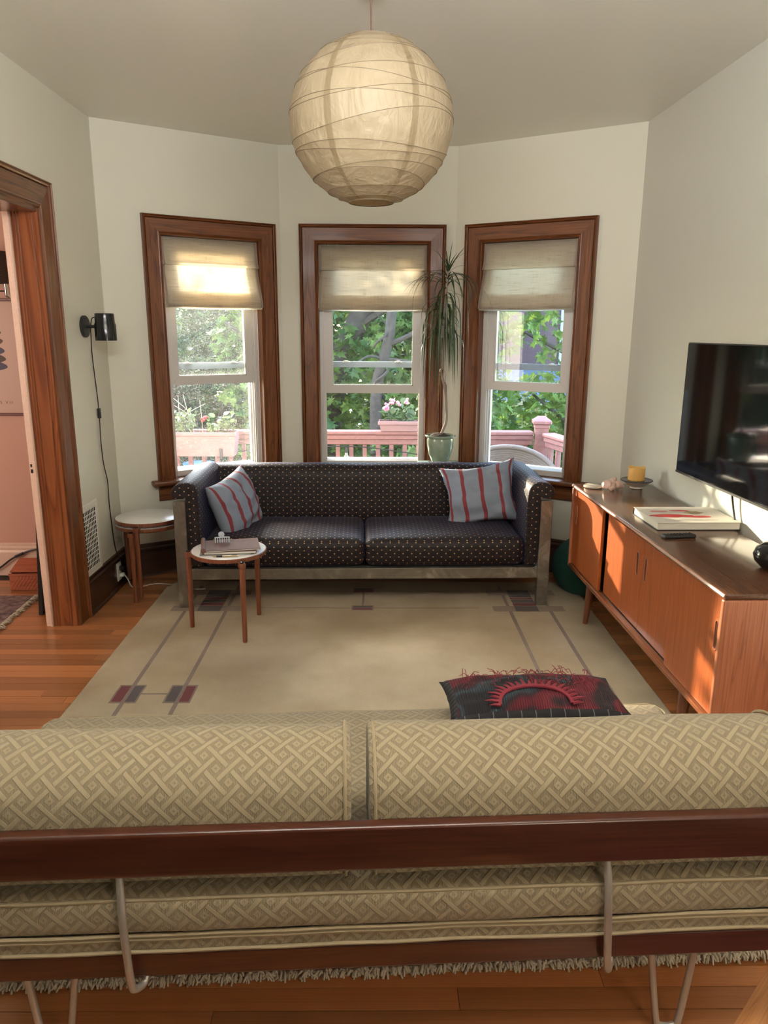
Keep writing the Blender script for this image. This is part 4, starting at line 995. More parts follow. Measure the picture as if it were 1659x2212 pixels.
o = thing('plug', 'white plug below the black one in the baseboard outlet', 'plug', (-1.6325, 4.512, .083)); bx('body', (0, -.012, -.012), (.026, .012, .012), M['white'], o, .004, seg=2)
tb('cord', smoothpts([(.026, 0, 0), (.05, -.01, -.03), (.08, -.03, -.072), (.14, -.01, -.0755), (.22, .04, -.0755), (.36, .01, -.0755), (.47, -.06, -.0755), (.56, -.1, -.060)], 8), .0035, M['wcord'], o)

# ================================================================ PAPER LANTERN
LR = .302; LC = (-.022, 3.0, 2.345)
t = thing('paper_lantern', 'large round cream paper lantern hanging from the ceiling', 'pendant lamp', LC)
random.seed(3)
ribs = []
for k in range(15):
    base = -1.22+2.44*(k+.5)/15+random.uniform(-.02, .02)
    ribs.append((base, random.uniform(.06, .13), (0, 1.9, 3.7, .9, 4.8)[k % 5]+random.uniform(-.4, .4), random.uniform(.02, .06), random.uniform(0, 6.28)))
def ribphi(r, a): return r[0]+(r[1]*sin(a+r[2])+r[3]*sin(2*a+r[4]))*cos(r[0])
bm = nb(); NA, NP = 160, 130; uvl = None; top, bot = 1.285, -1.285; rows = []
sag_seams = [radians(d) for d in (-125, -62, 20, 95, 170)]
for j in range(NP+1):
    ph = bot+(top-bot)*j/NP; row = []
    for i in range(NA):
        a = 2*pi*i/NA
        ds = sorted(abs(ph-ribphi(r, a)) for r in ribs); dmin = ds[0]
        gap = min(1, dmin/.085); rad = 1-.009*gap**.8
        rad += .006*noise.noise(Vector((cos(a)*5, sin(a)*5, ph*9)))*gap + .006*abs(noise.noise(Vector((cos(a)*11, sin(a)*11, ph*3))))*gap
        for s in sag_seams:
            da = abs((a-s+pi) % (2*pi)-pi); rad -= .008*math.exp(-(da/.07)**2)*(.5+noise.noise(Vector((s, ph*16, 2))))
        row.append(bm.verts.new((LR*rad*cos(ph)*cos(a), LR*rad*cos(ph)*sin(a), LR*.945*rad*sin(ph))))
    rows.append(row)
for A, B in zip(rows, rows[1:]):
    for i in range(NA): bm.faces.new((A[i], A[(i+1) % NA], B[(i+1) % NA], B[i]))
link('paper_shade', bm, M['lantern'], t, smooth=True, recalc=True)
for r in ribs:
    pts = []
    for i in range(61):
        a = 2*pi*i/60; ph = max(bot, min(top, ribphi(r, a))); pts.append((LR*1.0015*cos(ph)*cos(a), LR*1.0015*cos(ph)*sin(a), LR*.9465*sin(ph)))
    tb('rib', pts, .00105, M['wire'], t, 5)
for zz in (bot, top):
    pts = [(LR*cos(zz)*cos(2*pi*i/40)*.985, LR*cos(zz)*sin(2*pi*i/40)*.985, LR*.945*sin(zz)) for i in range(41)]; tb('end_ring', pts, .0022, M['wire'], t, 6)
rr = LR*cos(bot)
tb('cross_wire', [(-rr*.55, -rr*.75, LR*.945*sin(bot)+.003), (rr*.75, -.2*rr, LR*.945*sin(bot)+.003)], .0016, M['chrome'], t, 6)
tb('cross_wire', [(-rr*.97, 0, LR*.945*sin(top)), (rr*.97, 0, LR*.945*sin(top))], .0016, M['chrome'], t, 6)
tb('cord', [(0, 0, .10), (0, 0, LR*1.0), (-.002, 0, H-LC[2]-.012)], .0034, M['brown_cord'], t, 8)
bm = nb(); lathe(bm, [(0, H-LC[2]-.022), (.03, H-LC[2]-.022), (.045, H-LC[2]-.0005)], seg=24); link('ceiling_rose', bm, M['white'], t, smooth='auto')
bm = nb(); lathe(bm, [(0, .0), (.03, .02), (.033, .06), (.018, .10), (.016, .14), (0, .145)], seg=20); link('bulb', bm, M['white'], t, smooth='auto')

# ================================================================ PLANT STAND AND DRACAENA
SX, SY, SZ = .433, 5.055, .712
t = thing('plant_stand', 'small green painted stand behind the sofa carrying the potted dracaena', 'plant stand', (SX, SY, 0))
bm = nb(); box(bm, (-.146, -.125, SZ-.026), (.146, .125, SZ), bev=.012, seg=3); link('top', bm, M['teal'], t, smooth='auto')
bm = nb(); box(bm, (-.125, -.105, SZ-.075), (.125, .105, SZ-.0265)); link('apron', bm, M['teal'], t)
for sx in (-1, 1):
    for sy in (-1, 1): bm = nb(); lathe(bm, [(.010, .001), (.013, .05), (.016, .5), (.016, SZ-.0755)], (sx*.095, sy*.075, 0), 14); link('leg', bm, M['teal'], t, smooth='auto')
t = thing('potted_dracaena', 'tall thin dracaena with drooping strap leaves in a celadon pot', 'plant', (SX+.003, SY-.005, SZ))
bm = nb(); lathe(bm, [(0, .0003), (.058, .0003), (.076, .004), (.080, .010), (.078, .012), (.055, .008), (0, .007)], seg=44); link('saucer', bm, M['glaze'], t, smooth='auto')
bm = nb(); lathe(bm, [(0, .0125), (.052, .0125), (.058, .018), (.078, .070), (.090, .130), (.092, .160), (.089, .178), (.094, .184), (.104, .188), (.106, .196), (.100, .200), (.090, .198), (.086, .185), (.085, .170)], seg=56); pot = link('pot', bm, M['glaze'], t, smooth='auto')
bm = nb(); lathe(bm, [(.0845, .178), (.070, .192), (.040, .206), (0, .212)], seg=32)
for v in bm.verts: v.co += Vector((0, 0, noise.noise(v.co*60)*.008))
link('soil', bm, M['soil'], t, smooth=True)
st = smoothpts([(.0, 0, .19), (.020, .002, .235), (.040, .004, .30), (.036, .004, .42), (.018, .0, .54), (-.006, -.004, .62), (.001, -.004, .655), (.002, 0, .74), (.004, 0, .90), (.012, 0, 1.06), (.022, 0, 1.20), (.026, 0, 1.27)], 8)
tb('stem', st, [max(.0075, .0105-.004*i/len(st)) for i in range(len(st))], M['stem'], t, 10)
random.seed(21)
def strap(base, az, L, up, droop, wid, m):
    """one arching, drooping strap leaf"""
    bm = nb(); n = 14; p = Vector(base); el = up; prev = None
    side = Vector((-sin(az), cos(az), 0))
    for i in range(n+1):
        t_ = i/n; w = wid*(1-t_**2.2)*(.55+.45*min(1, t_*6))+.0004
        dirv = Vector((cos(az)*cos(el), sin(az)*cos(el), sin(el)))
        nrm = side.cross(dirv)
        a = bm.verts.new(p-side*w); c = bm.verts.new(p-nrm*w*.35); b = bm.verts.new(p+side*w)
        if prev: bm.faces.new((prev[0], prev[1], c, a)); bm.faces.new((prev[1], prev[2], b, c))
        prev = (a, c, b)
        p = p+dirv*(L/n); el = max(-1.53, el-droop*(1.15-.7*t_)/n*3)
        if p.y+SY > 5.235: p.y = 5.235-SY
    return link('leaf', bm, m, t, smooth=True)
for k in range(84):
    f = (k/84); hz = 1.26-.42*f**1.2
    i = min(range(len(st)), key=lambda q: abs(st[q].z-hz)); b = st[i]
    az = k*2.4+random.uniform(-.3, .3)
    if f < .08: up, dr, L = random.uniform(.9, 1.45), random.uniform(.15, .5), random.uniform(.14, .26)
    elif f < .3: up, dr, L = random.uniform(.4, 1.1), random.uniform(.7, 1.1), random.uniform(.30, .44)
    else: up, dr, L = random.uniform(-.2, .6), random.uniform(1.3, 2.0), random.uniform(.34, .52)
    strap(b, az, L, up, dr, random.uniform(.0045, .0075), M['leafd'])
strap(st[-12], pi*1.02, .34, .75, .55, .0048, M['leafd']); strap(st[-4], .1, .24, .85, .55, .004, M['leafd']); strap(st[-2], 1.0, .2, 1.35, .05, .004, M['leafd']); strap(st[-10], -.2, .44, .5, .8, .0055, M['leafd'])
# brown hanging dry leaves low on the stem
M['dry'] = plain('dry_leaf', (.22, .13, .06), .7, var=.3)
for k in range(5): strap(st[34+k*4], k*1.9+.5, random.uniform(.2, .34), -.6, 1.8, .004, M['dry'])

# ================================================================ SIDE ROOM
o = carpet_slab('side_room_rug', [(-3.6, 2.2), (-2.02, 2.2), (-2.10, 4.33), (-3.6, 4.30)], .010, M['oriental'], 'dark patterned rug with pale fringe in the pink side room', 'rug', 20)
bm = nb(); random.seed(5)
for k in range(260):
    t_ = random.random(); y0 = 2.9+1.43*t_; x0 = -2.02-.08*(y0-2.2)/2.13; a = random.uniform(-.9, .9); L = random.uniform(.02, .05)
    tube(bm, [(x0-.003, y0, .008), (x0+cos(a)*L*.5, y0+sin(a)*L*.5, .012), (x0+cos(a)*L, y0+sin(a)*L, .004)], .003, 4)
f_ = link('fringe', bm, M['fringe'], o, smooth=True); f_['kind'] = 'stuff'
t = thing('orange_box', 'woven orange storage box with its lid ajar by the pink wall', 'box', (-2.19, 4.53, .0012), radians(3))
for lo, hi in (((-.115, -.09, 0), (.115, -.082, .105)), ((-.115, .082, 0), (.115, .09, .105)), ((-.115, -.0815, 0), (-.107, .0815, .105)), ((.107, -.0815, 0), (.115, .0815, .105))): bx('side', lo, hi, M['basket'], t, .002)
bx('bottom', (-.1065, -.0815, 0), (.1065, .0815, .006), M['basket'], t)
bx('rim', (-.118, -.094, .095), (.118, -.0905, .112), M['basket'], t)
bm = nb(); box(bm, (-.118, -.085, -.004), (.118, .085, .004), Matrix.Rotation(radians(14), 3, 'X'), bev=.002, seg=1); o = link('lid', bm, M['basket'], t); o.location = (0, .012, .135)
for k in range(9): 
    bm = nb(); box(bm, (-.0025, -.001, -.052), (.0025, .001, .052), Matrix.Rotation(radians(35), 3, 'Y'), 0); o = link('weave_strip', bm, M['basket'], t); o.location = (-.085+.021*k, -.0912, .048)
t = thing('black_panel', 'tall black flat frame leaning behind the doorway casing', 'frame', (-1.93, 4.02, .001))
R_ = Matrix.Rotation(radians(4), 4, 'Y')
for n_, lo, hi, m_ in (('frame_board', (-.012, 0, 0), (.012, .40, .72), 'blackmat'), ('face_panel', (-.016, .03, .03), (-.0125, .37, .69), 'hole')):
    bm = nb(); box(bm, lo, hi, bev=.002 if n_ == 'frame_board' else 0, seg=1); bm.transform(R_); link(n_, bm, M[m_], t)
t = thing('framed_print', 'framed print with a stack of dark shapes on the pink wall', 'picture', (-2.47, 4.758, 1.425))
fw, fh = .265, .358
for lo, hi in (((-fw, -.022, -fh), (-fw+.020, 0, fh)), ((fw-.020, -.022, -fh), (fw, 0, fh)), ((-fw+.0201, -.022, -fh), (fw-.0201, 0, -fh+.016)), ((-fw+.0201, -.022, fh-.016), (fw-.0201, 0, fh))): bx('frame_rail', lo, hi, M['frame'], t, .003)
bx('print_sheet', (-fw+.018, -.010, -fh+.014), (fw-.018, -.004, fh-.014), M['print'], t, 0)
for k, (zz, hw, m_) in enumerate(((.215, .085, 'ink4'), (.155, .095, 'ink1'), (.10, .10, 'ink2'), (.045, .105, 'ink3'), (-.005, .108, 'ink5'), (-.05, .112, 'ink3'))):
    bm = nb(); q = []
    for i in range(24):
        a = 2*pi*i/24; q.append((.045+hw*cos(a)*(1+.12*noise.noise(Vector((cos(a), sin(a), k)))), zz+.030*sin(a)))
    bm.faces.new([bm.verts.new((x, -.0105-k*.0001, z)) for x, z in q]); link('printed_shape', bm, M[m_], t)
tc = bpy.data.curves.new('caption', 'FONT'); tc.body = 'S VII'; tc.size = .026; tc.space_character = 1.6; tc.extrude = .0002
to = bpy.data.objects.new('tmp', tc); COL.objects.link(to); dg = bpy.context.evaluated_depsgraph_get(); me = bpy.data.meshes.new_from_object(to.evaluated_get(dg)); bpy.data.objects.remove(to)
me.materials.clear(); me.materials.append(M['ink2']); me.transform(Matrix.Rotation(pi/2, 4, 'X')); o = bpy.data.objects.new('caption_text', me); COL.objects.link(o); o.parent = t; o.location = (.085, -.0105, -.285)
t = thing('wall_lamp', 'chrome wall lamp with a black gold-dotted shade in the pink room', 'wall lamp', (-2.27, 4.62, 1.955))
bm = nb(); uvl = bm.loops.layers.uv.verify(); A = []; 
for k in range(41):
    a = 2*pi*k/40; A.append((bm.verts.new((.092*cos(a), .092*sin(a), -.09)), bm.verts.new((.088*cos(a), .088*sin(a), .09)), k/40*.6))
for (a0, b0, u0), (a1, b1, u1) in zip(A, A[1:]):
    f = bm.faces.new((a0, a1, b1, b0))
    for lp, uv in zip(f.loops, ((u0, 0), (u1, 0), (u1, .18), (u0, .18))): lp[uvl].uv = (uv[0]*3.2, uv[1]*3.2)
link('lamp_shade', bm, M['golddot'], t, smooth=True)
tb('stem', [(.065, .0, -.095), (.067, .0, -.160), (.085, .02, -.178), (.085, .136, -.178)], .016, M['chrome'], t, 12); tb('knob', [(.050, -.002, -.135), (.025, -.004, -.135)], .004, M['black'], t, 8)
bm = nb(); lathe(bm, [(0, 0), (.03, 0), (.03, .012), (0, .012)], (.085, .125, -.178), 20, 'y'); link('wall_plate', bm, M['chrome'], t, smooth='auto')
bm = nb(); lathe(bm, [(0, -.08), (.02, -.07), (.026, -.04), (.014, .0), (0, .01)], seg=16); link('bulb', bm, M['white'], t, smooth='auto')
o = tb('floor_cord', smoothpts([(-2.62, 4.71, .002), (-2.50, 4.715, .06), (-2.40, 4.715, .13), (-2.26, 4.72, .185), (-2.05, 4.725, .20), (-1.9, 4.725, .16)], 8), .006, M['cord'], None); tag(o, 'black cord draped along the pink baseboard behind the orange box', 'cord')
bm = nb(); box(bm, (-.03, -.009, -.009), (.03, .009, .009), Matrix.Rotation(radians(-24), 3, 'Y'), bev=.004, seg=2); bmesh.ops.translate(bm, verts=bm.verts, vec=(-2.36, 4.713, .15)); link('inline_switch', bm, M['blackmat'], o, smooth='auto')
# ================================================================ OUTSIDE
S_(bx('ground', (-30, 5.7, -2.3), (30, 40, -2.2), M['ground'], None, 0), 'shaded green garden ground beyond the deck')
dk = struct('deck_floor', 'weathered deck floor outside the bay windows')
for k in range(9): bx('deck_board', (-3.4, 5.62+.125*k, -.28), (1.62, 5.74+.125*k, -.25), M['deckf'], dk, .003)
def railing(name, p, q, label, n, zt=.735):
    a = atan2(q[1]-p[1], q[0]-p[0]); L = sqrt((q[0]-p[0])**2+(q[1]-p[1])**2)
    t = thing(name, label, 'railing', (*p, 0), a, 'deck railings')
    bx('top_rail', (0, -.06, zt-.035), (L, .06, zt), M['deck'], t, .010, seg=2); bx('upper_fascia', (0, -.045, zt-.075), (L, .045, zt-.036), M['deck'], t, .004)
    bx('lower_fascia', (0, -.028, zt-.125), (L, .028, zt-.076), M['deck'], t, .004); bx('bottom_rail', (0, -.03, -.17), (L, .03, -.10), M['deck'], t, .004)
    pr = None
    for k in range(n):
        x = (k+.5)*L/n
        if pr is None: pr = bx('baluster', (-.019, -.019, -.0995), (.019, .019, zt-.1255), M['deck'], t, .003); o = pr
        else: o = pr.copy(); COL.objects.link(o)
        o.location = (x, 0, 0)
    return t
railing('deck_railing', (-3.3, 6.62), (1.40, 6.62), 'faded red deck railing running along the far side of the deck', 39)
railing('deck_railing', (1.515, 6.50), (1.85, 5.20), 'faded red deck railing running back toward the house on the right', 10)
t = thing('deck_post', 'faded red corner post with a pyramid cap on the deck', 'post', (1.475, 6.60, 0), radians(-6))
bx('shaft', (-.058, -.058, -.25), (.058, .058, .80), M['deck'], t, .003)
bm = nb(); box(bm, (-.082, -.082, .801), (.082, .082, .838), bev=.008, seg=1); link('cap_plate', bm, M['deck'], t)
bm = nb(); r_ = bmesh.ops.create_cone(bm, cap_ends=True, segments=4, radius1=.098, radius2=.048, depth=.03); bmesh.ops.rotate(bm, verts=bm.verts, cent=(0, 0, 0), matrix=Matrix.Rotation(pi/4, 3, 'Z')); bmesh.ops.translate(bm, verts=bm.verts, vec=(0, 0, .8535)); link('cap_top', bm, M['deck'], t)
bx('collar', (-.066, -.066, .765), (.066, .066, .800), M['deck'], t, .004)

random.seed(11)
LEAFPTS = [(0, 0), (.30, -.16), (.20, .12), (.55, .10), (.36, .30), (.50, .62), (.22, .52), (.0, 1.0)]
LEAFPTS = LEAFPTS+[(-x, y) for x, y in LEAFPTS[::-1][1:-1]]
def leafverts(c, s, rnd_=random):
    a = rnd_.uniform(0, 6.28); tilt = rnd_.uniform(-.9, .9); d_ = rnd_.uniform(-1.0, .2)
    m = Matrix.Rotation(a, 3, 'Z') @ Matrix.Rotation(d_, 3, 'X') @ Matrix.Rotation(tilt, 3, 'Y')
    return [Vector(c)+m @ Vector((x*s, y*s-.0*s, abs(x)*s*.25)) for x, y in LEAFPTS]
def foliage(name, blobs, n, s, m, parent, keep=None):
    V = []; Fc = []
    tot = sum(b[1][0]*b[1][1]*b[1][2] for b in blobs)
    for c, r in blobs:
        k = int(n*r[0]*r[1]*r[2]/tot)
        for _ in range(k):
            while True:
                p = Vector([random.uniform(-1, 1) for _ in range(3)])
                if .35 < p.length < 1 : break
            q = Vector((c[0]+p.x*r[0], c[1]+p.y*r[1], c[2]+p.z*r[2]))
            if noise.noise(q*1.6) < -.30: continue
            if keep and not keep(q): continue
            b = len(V); V += leafverts(q, s*random.uniform(.7, 1.25)); Fc.append(list(range(b, b+len(LEAFPTS))))
    me = bpy.data.meshes.new(name); me.from_pydata([tuple(v) for v in V], [], Fc); me.materials.append(m)
    o = bpy.data.objects.new(name, me); COL.objects.link(o); o.parent = parent; o['kind'] = 'stuff'; return o
DN = d.copy()
def clear_of_sun(q):
    """leave the gaps through which the low sun reaches the windows"""
    for w in ((-1.05, 5.05, 1.15), (-.03, 5.31, 1.0), (-1.05, 5.05, 1.8)):
        v = q-Vector(w); s = v.dot(DN); 
        if s > 0 and (v-DN*s).length < .62 and noise.noise(q*3.1) < .32: return False
    return True
leafproto = {}
def tree(name, label, trunk, branches, blobs, n, s, m, nl, grp='trees beyond the deck'):
    t = thing(name, label, 'tree', (0, 0, 0), 0, grp)
    tb('trunk', smoothpts(trunk[0], 6), trunk[1], M['barkm'], t, 12) if not isinstance(trunk[1], tuple) else tb('trunk', smoothpts(trunk[0], 6), [trunk[1][0]+(trunk[1][1]-trunk[1][0])*i/(6*(len(trunk[0])-1)) for i in range(6*(len(trunk[0])-1)+1)], M['barkm'], t, 12)
    for p, r in branches: 
        sp = smoothpts(p, 5); tb('branch', sp, [r*(1-.7*i/len(sp)) for i in range(len(sp))], M['barkm'], t, 7)
    foliage('foliage', blobs, n, s, m, t, clear_of_sun)
    if m.name not in leafproto:
        bm = nb(); vs = [bm.verts.new((x, y, abs(x)*.3-.1*y*y)) for x, y in LEAFPTS]; bm.faces.new(vs); 
        lo = link('leaf', bm, m, t); leafproto[m.name] = lo; lo.location = trunk[0][0]; fst = True
    for k in range(nl):
        c, r = blobs[k % len(blobs)]
        while True:
            a = random.uniform(0, 6.28); zz = random.uniform(-.9, .9); q = Vector((c[0]+cos(a)*r[0]*.9, c[1]-abs(sin(a))*r[1]*1.0, c[2]+zz*r[2]))
            if clear_of_sun(q): break
        o = leafproto[m.name] if (k == 0 and leafproto[m.name].parent == t) else leafproto[m.name].copy()
        if o is not leafproto[m.name]: COL.objects.link(o)
        o.parent = t; o.location = q; sc = s*random.uniform(.9, 1.4); o.scale = (sc,)*3
        o.rotation_euler = (random.uniform(-2.2, -.6), random.uniform(-.6, .6), random.uniform(0, 6.28))
    return t
tree('maple_tree', 'maple with a leaning grey trunk and bright leaves seen in the centre window',
     ([(-.75, 9.4, -2.2), (-.62, 9.3, 0), (-.50, 9.25, 1.1), (-.10, 9.2, 2.0), (.35, 9.3, 3.4)], (.20, .11)),
     [([(-.50, 9.25, 1.1), (-.62, 9.2, 1.8), (-.9, 9.3, 3.0)], .09), ([(-.3, 9.2, 1.6), (.2, 9.0, 1.9), (.9, 9.0, 2.2)], .05), ([(-.6, 9.3, .6), (-1.2, 9.0, 1.2), (-1.8, 9.1, 1.7)], .05), ([(-.5, 9.3, .3), (.3, 8.9, .5), (1.0, 8.8, .9)], .04)],
     [((-.9, 8.9, .3), (.9, .6, .75)), ((.7, 8.8, .2), (.9, .6, .7)), ((.2, 9.0, 1.2), (1.2, .7, .55)), ((-.3, 9.6, 2.5), (2.0, 1.0, .7)), ((-1.3, 9.3, 1.4), (.7, .6, .8)), ((.0, 8.8, -.8), (2.0, .8, .7))], 9000, .125, M['maple'], 130)
tree('twisting_tree', 'slender tree with a vine twisting round its trunk in the centre window',
     ([(.06, 8.3, -2.2), (.0, 8.3, 0), (.0, 8.3, .95), (.09, 8.3, 1.35), (.16, 8.3, 1.8), (.18, 8.4, 3.2)], (.075, .05)),
     [([(.05+.085*cos(k*1.3), 8.3+.085*sin(k*1.3), .8+k*.085) for k in range(14)], .022), ([(.11, 8.3, 1.45), (.45, 8.2, 1.62), (1.0, 8.3, 2.1)], .035), ([(.09, 8.3, 1.3), (.5, 8.1, 1.25), (1.1, 8.2, 1.05)], .025), ([(.06, 8.3, 1.3), (-.1, 8.2, 1.33), (-.3, 8.1, 1.2)], .02)],
     [((1.0, 8.3, 1.0), (.55, .4, .55)), ((.7, 8.3, .3), (.8, .5, .45)), ((.4, 8.5, 2.7), (1.0, .6, .4))], 1300, .12, M['maple'], 24)
tree('maple_tree', 'leafy maple in front of the purple house, seen in the right window',
     ([(3.4, 9.8, -2.2), (3.3, 9.6, 0), (3.1, 9.5, 1.4), (2.8, 9.6, 3.0)], (.14, .07)),
     [([(3.2, 9.5, .6), (2.5, 9.0, 1.2), (1.7, 8.8, 1.6)], .045), ([(3.2, 9.5, 1.2), (2.4, 9.1, 1.9), (1.8, 8.9, 2.3)], .04), ([(3.3, 9.6, 0), (2.5, 9.0, .4), (1.8, 8.6, .9)], .035), ([(3.3, 9.6, -.3), (2.4, 8.9, -.1), (1.6, 8.7, .3)], .035)],
     [((2.0, 9.0, .55), (.9, .6, .6)), ((2.9, 9.2, .4), (.8, .7, .8)), ((1.6, 9.0, 1.75), (.55, .5, .40)), ((2.4, 9.0, 1.35), (.6, .4, .30)), ((2.3, 9.0, -.6), (1.5, .8, .7)), ((3.2, 9.4, 2.2), (.9, .8, .7)), ((1.9, 9.2, 2.5), (1.1, .6, .3))], 6500, .12, M['maple'], 100)
tree('broad_tree', 'dense broad-leaved tree with fine foliage seen in the left window',
     ([(-2.3, 10.2, -2.2), (-2.35, 10.1, -.3), (-2.7, 10.0, .8), (-3.2, 10.0, 2.0)], (.18, .08)),
     [([(-2.4, 10.1, -.2), (-2.0, 9.8, .6), (-1.6, 9.8, 1.6)], .07), ([(-2.6, 10, .6), (-3.2, 9.7, 1.0), (-3.8, 9.8, 1.3)], .05), ([(-2.35, 10.1, -.1), (-2.9, 9.8, .2), (-3.6, 9.8, .4)], .05)],
     [((-2.3, 10.3, .9), (1.5, .8, 1.3)), ((-3.6, 10.2, .8), (1.2, .8, 1.2)), ((-2.2, 9.9, -.6), (1.8, .8, .8)), ((-2.2, 10.6, 2.2), (1.5, .8, .7))], 16000, .075, M['maple2'], 40)
tree('garden_shrub', 'dark dense shrubbery far behind the trees',
     ([(-1.0, 13.5, -2.2), (-1.0, 13.5, 0), (-1.2, 13.4, 1.5)], (.15, .06)), [([(-1, 13.5, 0), (.5, 13.2, 1.0), (1.2, 13.3, 1.6)], .06)],
     [((-5.5, 13.8, .4), (2.6, 1.0, 2.3)), ((-1.5, 13.5, .5), (2.8, 1.0, 2.4)), ((2.0, 13.0, -.6), (2.4, 1.0, 1.0)), ((.6, 13.8, 2.0), (1.3, .8, 1.5)), ((5.6, 12.6, -.4), (2.0, 1.0, 1.2))], 18000, .24, M['maple'], 0)
tree('added_dapple_tree', 'unseen added tree whose high leafy branches dapple and block the sun',  # tree added out of view; its leaves break up and block the sun
     ([(-5.2, 8.6, -2.2), (-5.0, 8.5, 0), (-4.8, 8.4, 1.6), (-4.9, 8.5, 3.2)], (.12, .06)),
     [([(-4.85, 8.4, 1.7), (-4.0, 8.1, 2.2), (-2.9, 8.0, 2.5)], .035), ([(-4.8, 8.4, 1.3), (-4.0, 8.0, 1.6), (-3.1, 8.0, 1.8)], .03)],
     [((-3.6, 8.1, 2.3), (1.0, .5, .5)), ((-4.6, 8.4, 2.8), (1.0, .8, .7)), ((-2.9, 9.3, 3.12), (.95, .45, .45)), ((-2.6, 9.2, 3.0), (.7, .5, .40))], 1700, .12, M['maple'], 20)
# house beyond
hs = thing('neighbouring_house', 'purple-brown clapboard house with white windows behind the maples', 'house', (5.2, 15.5, 0))
bx('wall', (-3.4, 0, -2.3), (3.2, 5, 6.5), M['siding'], hs, 0)
bm = nb(); box(bm, (-3.42, -.030, -.085), (3.22, -.002, .085), Matrix.Rotation(radians(7), 3, 'X'), 0); cl = link('clapboard', bm, M['siding'], hs)
for k in range(34):
    o = cl if k == 0 else cl.copy()
    if k: COL.objects.link(o)
    o.location = (0, 0, -1.2+.165*k)
for cx, cz in ((-1.02, 1.62), (1.4, 1.62), (-1.02, 4.3)):
    f_ = bx('window_frame', (cx-.46, -.09, cz-.85), (cx+.46, -.045, cz+.75), M['trimw'], hs, .005)
    for i in range(3):
        for j in range(4): bx('pane', (cx-.40+.27*i, -.096, cz-.76+.36*j), (cx-.16+.27*i, -.0905, cz-.44+.36*j), M['screen'], f_, 0)
bm = nb(); extrude_profile(bm, [(-1.9, .15), (-1.9, .22), (-.05, .95), (-.05, .85)], 'x', -3.5, 1.0); rf = link('porch_roof', bm, plain('blue_grey_shingle', (.045, .06, .09), .8, var=.3), hs)
for k in range(3): bx('porch_post', (-3.3+2*k, -1.8, -2.3), (-3.18+2*k, -1.68, .16), M['trimw'], hs, .005)

# planters
def planter(loc, rz, w, h, label, n, seed, bloom, nb_, depth=.16):
    random.seed(seed)
    t = thing('window_planter', label, 'planter', loc, rz, 'deck planters')
    bm = nb(); q = [(-w/2+.02, -depth/2+.01), (w/2-.02, -depth/2+.01), (w/2-.02, depth/2-.01), (-w/2+.02, depth/2-.01)]; q2 = [(-w/2, -depth/2), (w/2, -depth/2), (w/2, depth/2), (-w/2, depth/2)]; q3 = [(x*.97, y*.86) for x, y in q2]
    a = [bm.verts.new((x, y, 0)) for x, y in q]; b = [bm.verts.new((x, y, h)) for x, y in q2]; c = [bm.verts.new((x, y, h)) for x, y in q3]; e = [bm.verts.new((x, y, h-.03)) for x, y in q3]
    for A, B in ((a, b), (b, c), (c, e)):
        for i in range(4): bm.faces.new((A[i], A[(i+1) % 4], B[(i+1) % 4], B[i]))
    bm.faces.new(a[::-1]); bm.faces.new(e); link('trough', bm, M['terra'], t)
    bx('lip', (-w/2-.008, -depth/2-.010, h-.028), (w/2+.008, -depth/2-.0005, h+.004), M['terra'], t, .004)
    for k in range(n):
        x = random.uniform(-w/2+.05, w/2-.04); y = random.uniform(-.04, .04); L = random.uniform(.06, .20); a = random.uniform(-.6, .6)
        tip = Vector((x+sin(a)*L, y+random.uniform(-.03, .03), h-.03+L)); tb('stalk', [(x, y, h-.03), ((x+tip.x)/2+.01, y, h-.03+L*.6), tuple(tip)], .0028, M['planterleaf'], t, 5)
        bm = nb(); 
        for j in range(5):
            cc = tip+Vector((random.uniform(-.04, .04), random.uniform(-.03, .02), random.uniform(-.06, .03))); a2 = random.uniform(0, 6.3); r_ = random.uniform(.018, .034)
            mt_ = Matrix.Rotation(a2, 3, 'Z') @ Matrix.Rotation(random.uniform(.3, 1.3), 3, 'X')
            vs = [bm.verts.new(cc+mt_ @ Vector((r_*cos(2*pi*i/9), r_*sin(2*pi*i/9)*.9, .15*r_*cos(4*pi*i/9)))) for i in range(9)]; bm.faces.new(vs)
        link('leaf_cluster', bm, M['planterleaf'], t)
    for k in range(nb_):
        x = random.uniform(-w/2+.06, w/2-.06); z = h+random.uniform(.08, .2); bm = nb()
        for j in range(8):
            c_ = Vector((x+random.uniform(-.02, .02), random.uniform(-.06, -.02), z+random.uniform(-.02, .02))); bmesh.ops.create_icosphere(bm, subdivisions=1, radius=.013, matrix=Matrix.Translation(c_))
        link('blossom', bm, bloom, t, smooth=True)
    return t
t = planter((-1.555, 6.40, .545), 0, .70, .205, 'speckled pink trough planter with a red bloom hung inside the railing', 26, 4, M['red'], 1, .19)
for k in range(2):
    bx('hanger_strap', (-.19+.40*k, -.100, -.02), (-.165+.40*k, -.0965, .07), M['blackmat'], t, .001)
random.seed(8)
for k in range(6):
    x = random.uniform(-.12, .15); tb('dry_twig', smoothpts([(x, 0, .18), (x+random.uniform(-.05, .05), 0, .32), (x+random.uniform(-.18, .18), .02, random.uniform(.42, .52))], 4), .0022, M['fringe'], t, 4)
planter((.20, 6.62, .7365), 0, .36, .085, 'small terracotta trough with pink flowers standing on the deck rail', 14, 9, M['rose'], 5)
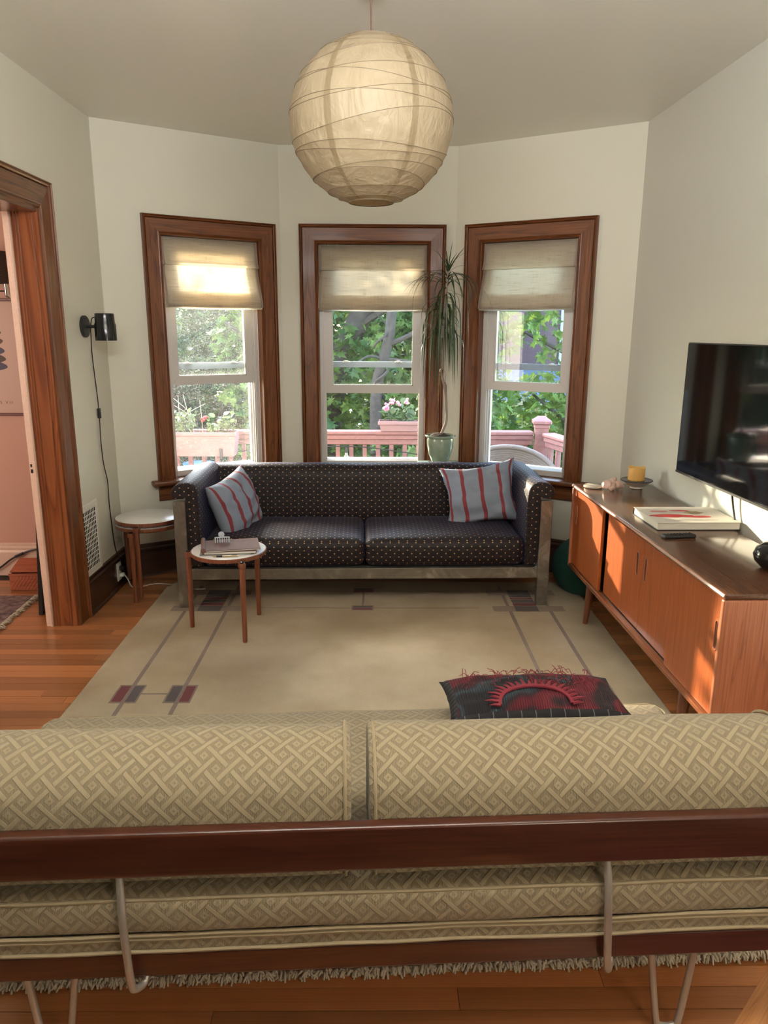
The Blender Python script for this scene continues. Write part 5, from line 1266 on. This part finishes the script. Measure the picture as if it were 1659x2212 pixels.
# string light
o = thing('string_light', 'clear bulb hanging on a black wire under the deck rail', 'string light', (-.268, 6.555, .60))
tb('socket', [(0, 0, -.005), (0, 0, -.055)], .015, M['blackmat'], o, 12)
bm = nb(); lathe(bm, [(0, -.155), (.014, -.15), (.027, -.125), (.027, -.10), (.014, -.07), (.012, -.055)], seg=18); link('bulb', bm, M['bulb'], o, smooth='auto')
tb('wire', smoothpts([(-1.5, 0, -.07), (-.7, 0, -.035), (0, 0, .0), (.5, 0, -.05), (.95, 0, -.13)], 8), .005, M['cord'], o)
# wicker chair
t = thing('wicker_chair', 'round woven wicker chair on the deck beyond the right window', 'chair', (1.06, 5.95, .40), radians(-12))
bm = nb(); NR, NT = 16, 48; rows = []
T_ = Matrix.Rotation(radians(50), 3, 'X') 
def bowl(rr, a, dz=0): return T_ @ Vector((.42*rr*cos(a), .34*rr*sin(a), -.20*(1-rr**2)+dz))
for j in range(1, NR+1):
    rows.append([bm.verts.new(bowl(j/NR, 2*pi*i/NT)) for i in range(NT)])
for A, B in zip(rows, rows[1:]):
    for i in range(NT): bm.faces.new((A[i], A[(i+1) % NT], B[(i+1) % NT], B[i]))
bm.faces.new(rows[0][::-1]); sh = link('basket_shell', bm, M['wick'], t, smooth=True); md = sh.modifiers.new('t', 'SOLIDIFY'); md.thickness = .008
bm = nb()
for j in range(2, 26):
    rr = j/26; pts = [bowl(rr, 2*pi*i/48, .008+.004*(1 if (i+j) % 2 else -1)) for i in range(49)]; tube(bm, pts, .0055, 4)
w_ = link('weave', bm, M['wick'], t, smooth=True); w_['kind'] = 'stuff'
tb('rim', [bowl(1.0, 2*pi*i/48) for i in range(49)], .022, M['wick'], t, 10)
tb('back_hoop', [bowl(.93, 2*pi*i/48, -.075) for i in range(49)], .014, M['wick'], t, 8)
for sx, sy in ((-1, -1), (1, -1), (-1, 1), (1, 1)): tb('leg', [(sx*.16, sy*.10, -.16), (sx*.22, sy*.2, -.648)], .016, M['wick'], t, 8)
# blue bird bath in the garden
o = thing('bird_bath', 'blue glazed bird bath on dark legs in the garden below', 'bird bath', (-2.23, 10.1-.9, -2.2))
bm = nb(); lathe(bm, [(0, 2.10), (.12, 2.11), (.19, 2.16), (.20, 2.18), (.18, 2.17), (0, 2.13)], seg=30); link('basin', bm, M['blue'], o, smooth='auto')
for k in range(3): a = 2.1*k; tb('leg', [(.10*cos(a), .10*sin(a), 2.105), (.17*cos(a), .17*sin(a), 0)], .035, M['blackmat'], o, 8)
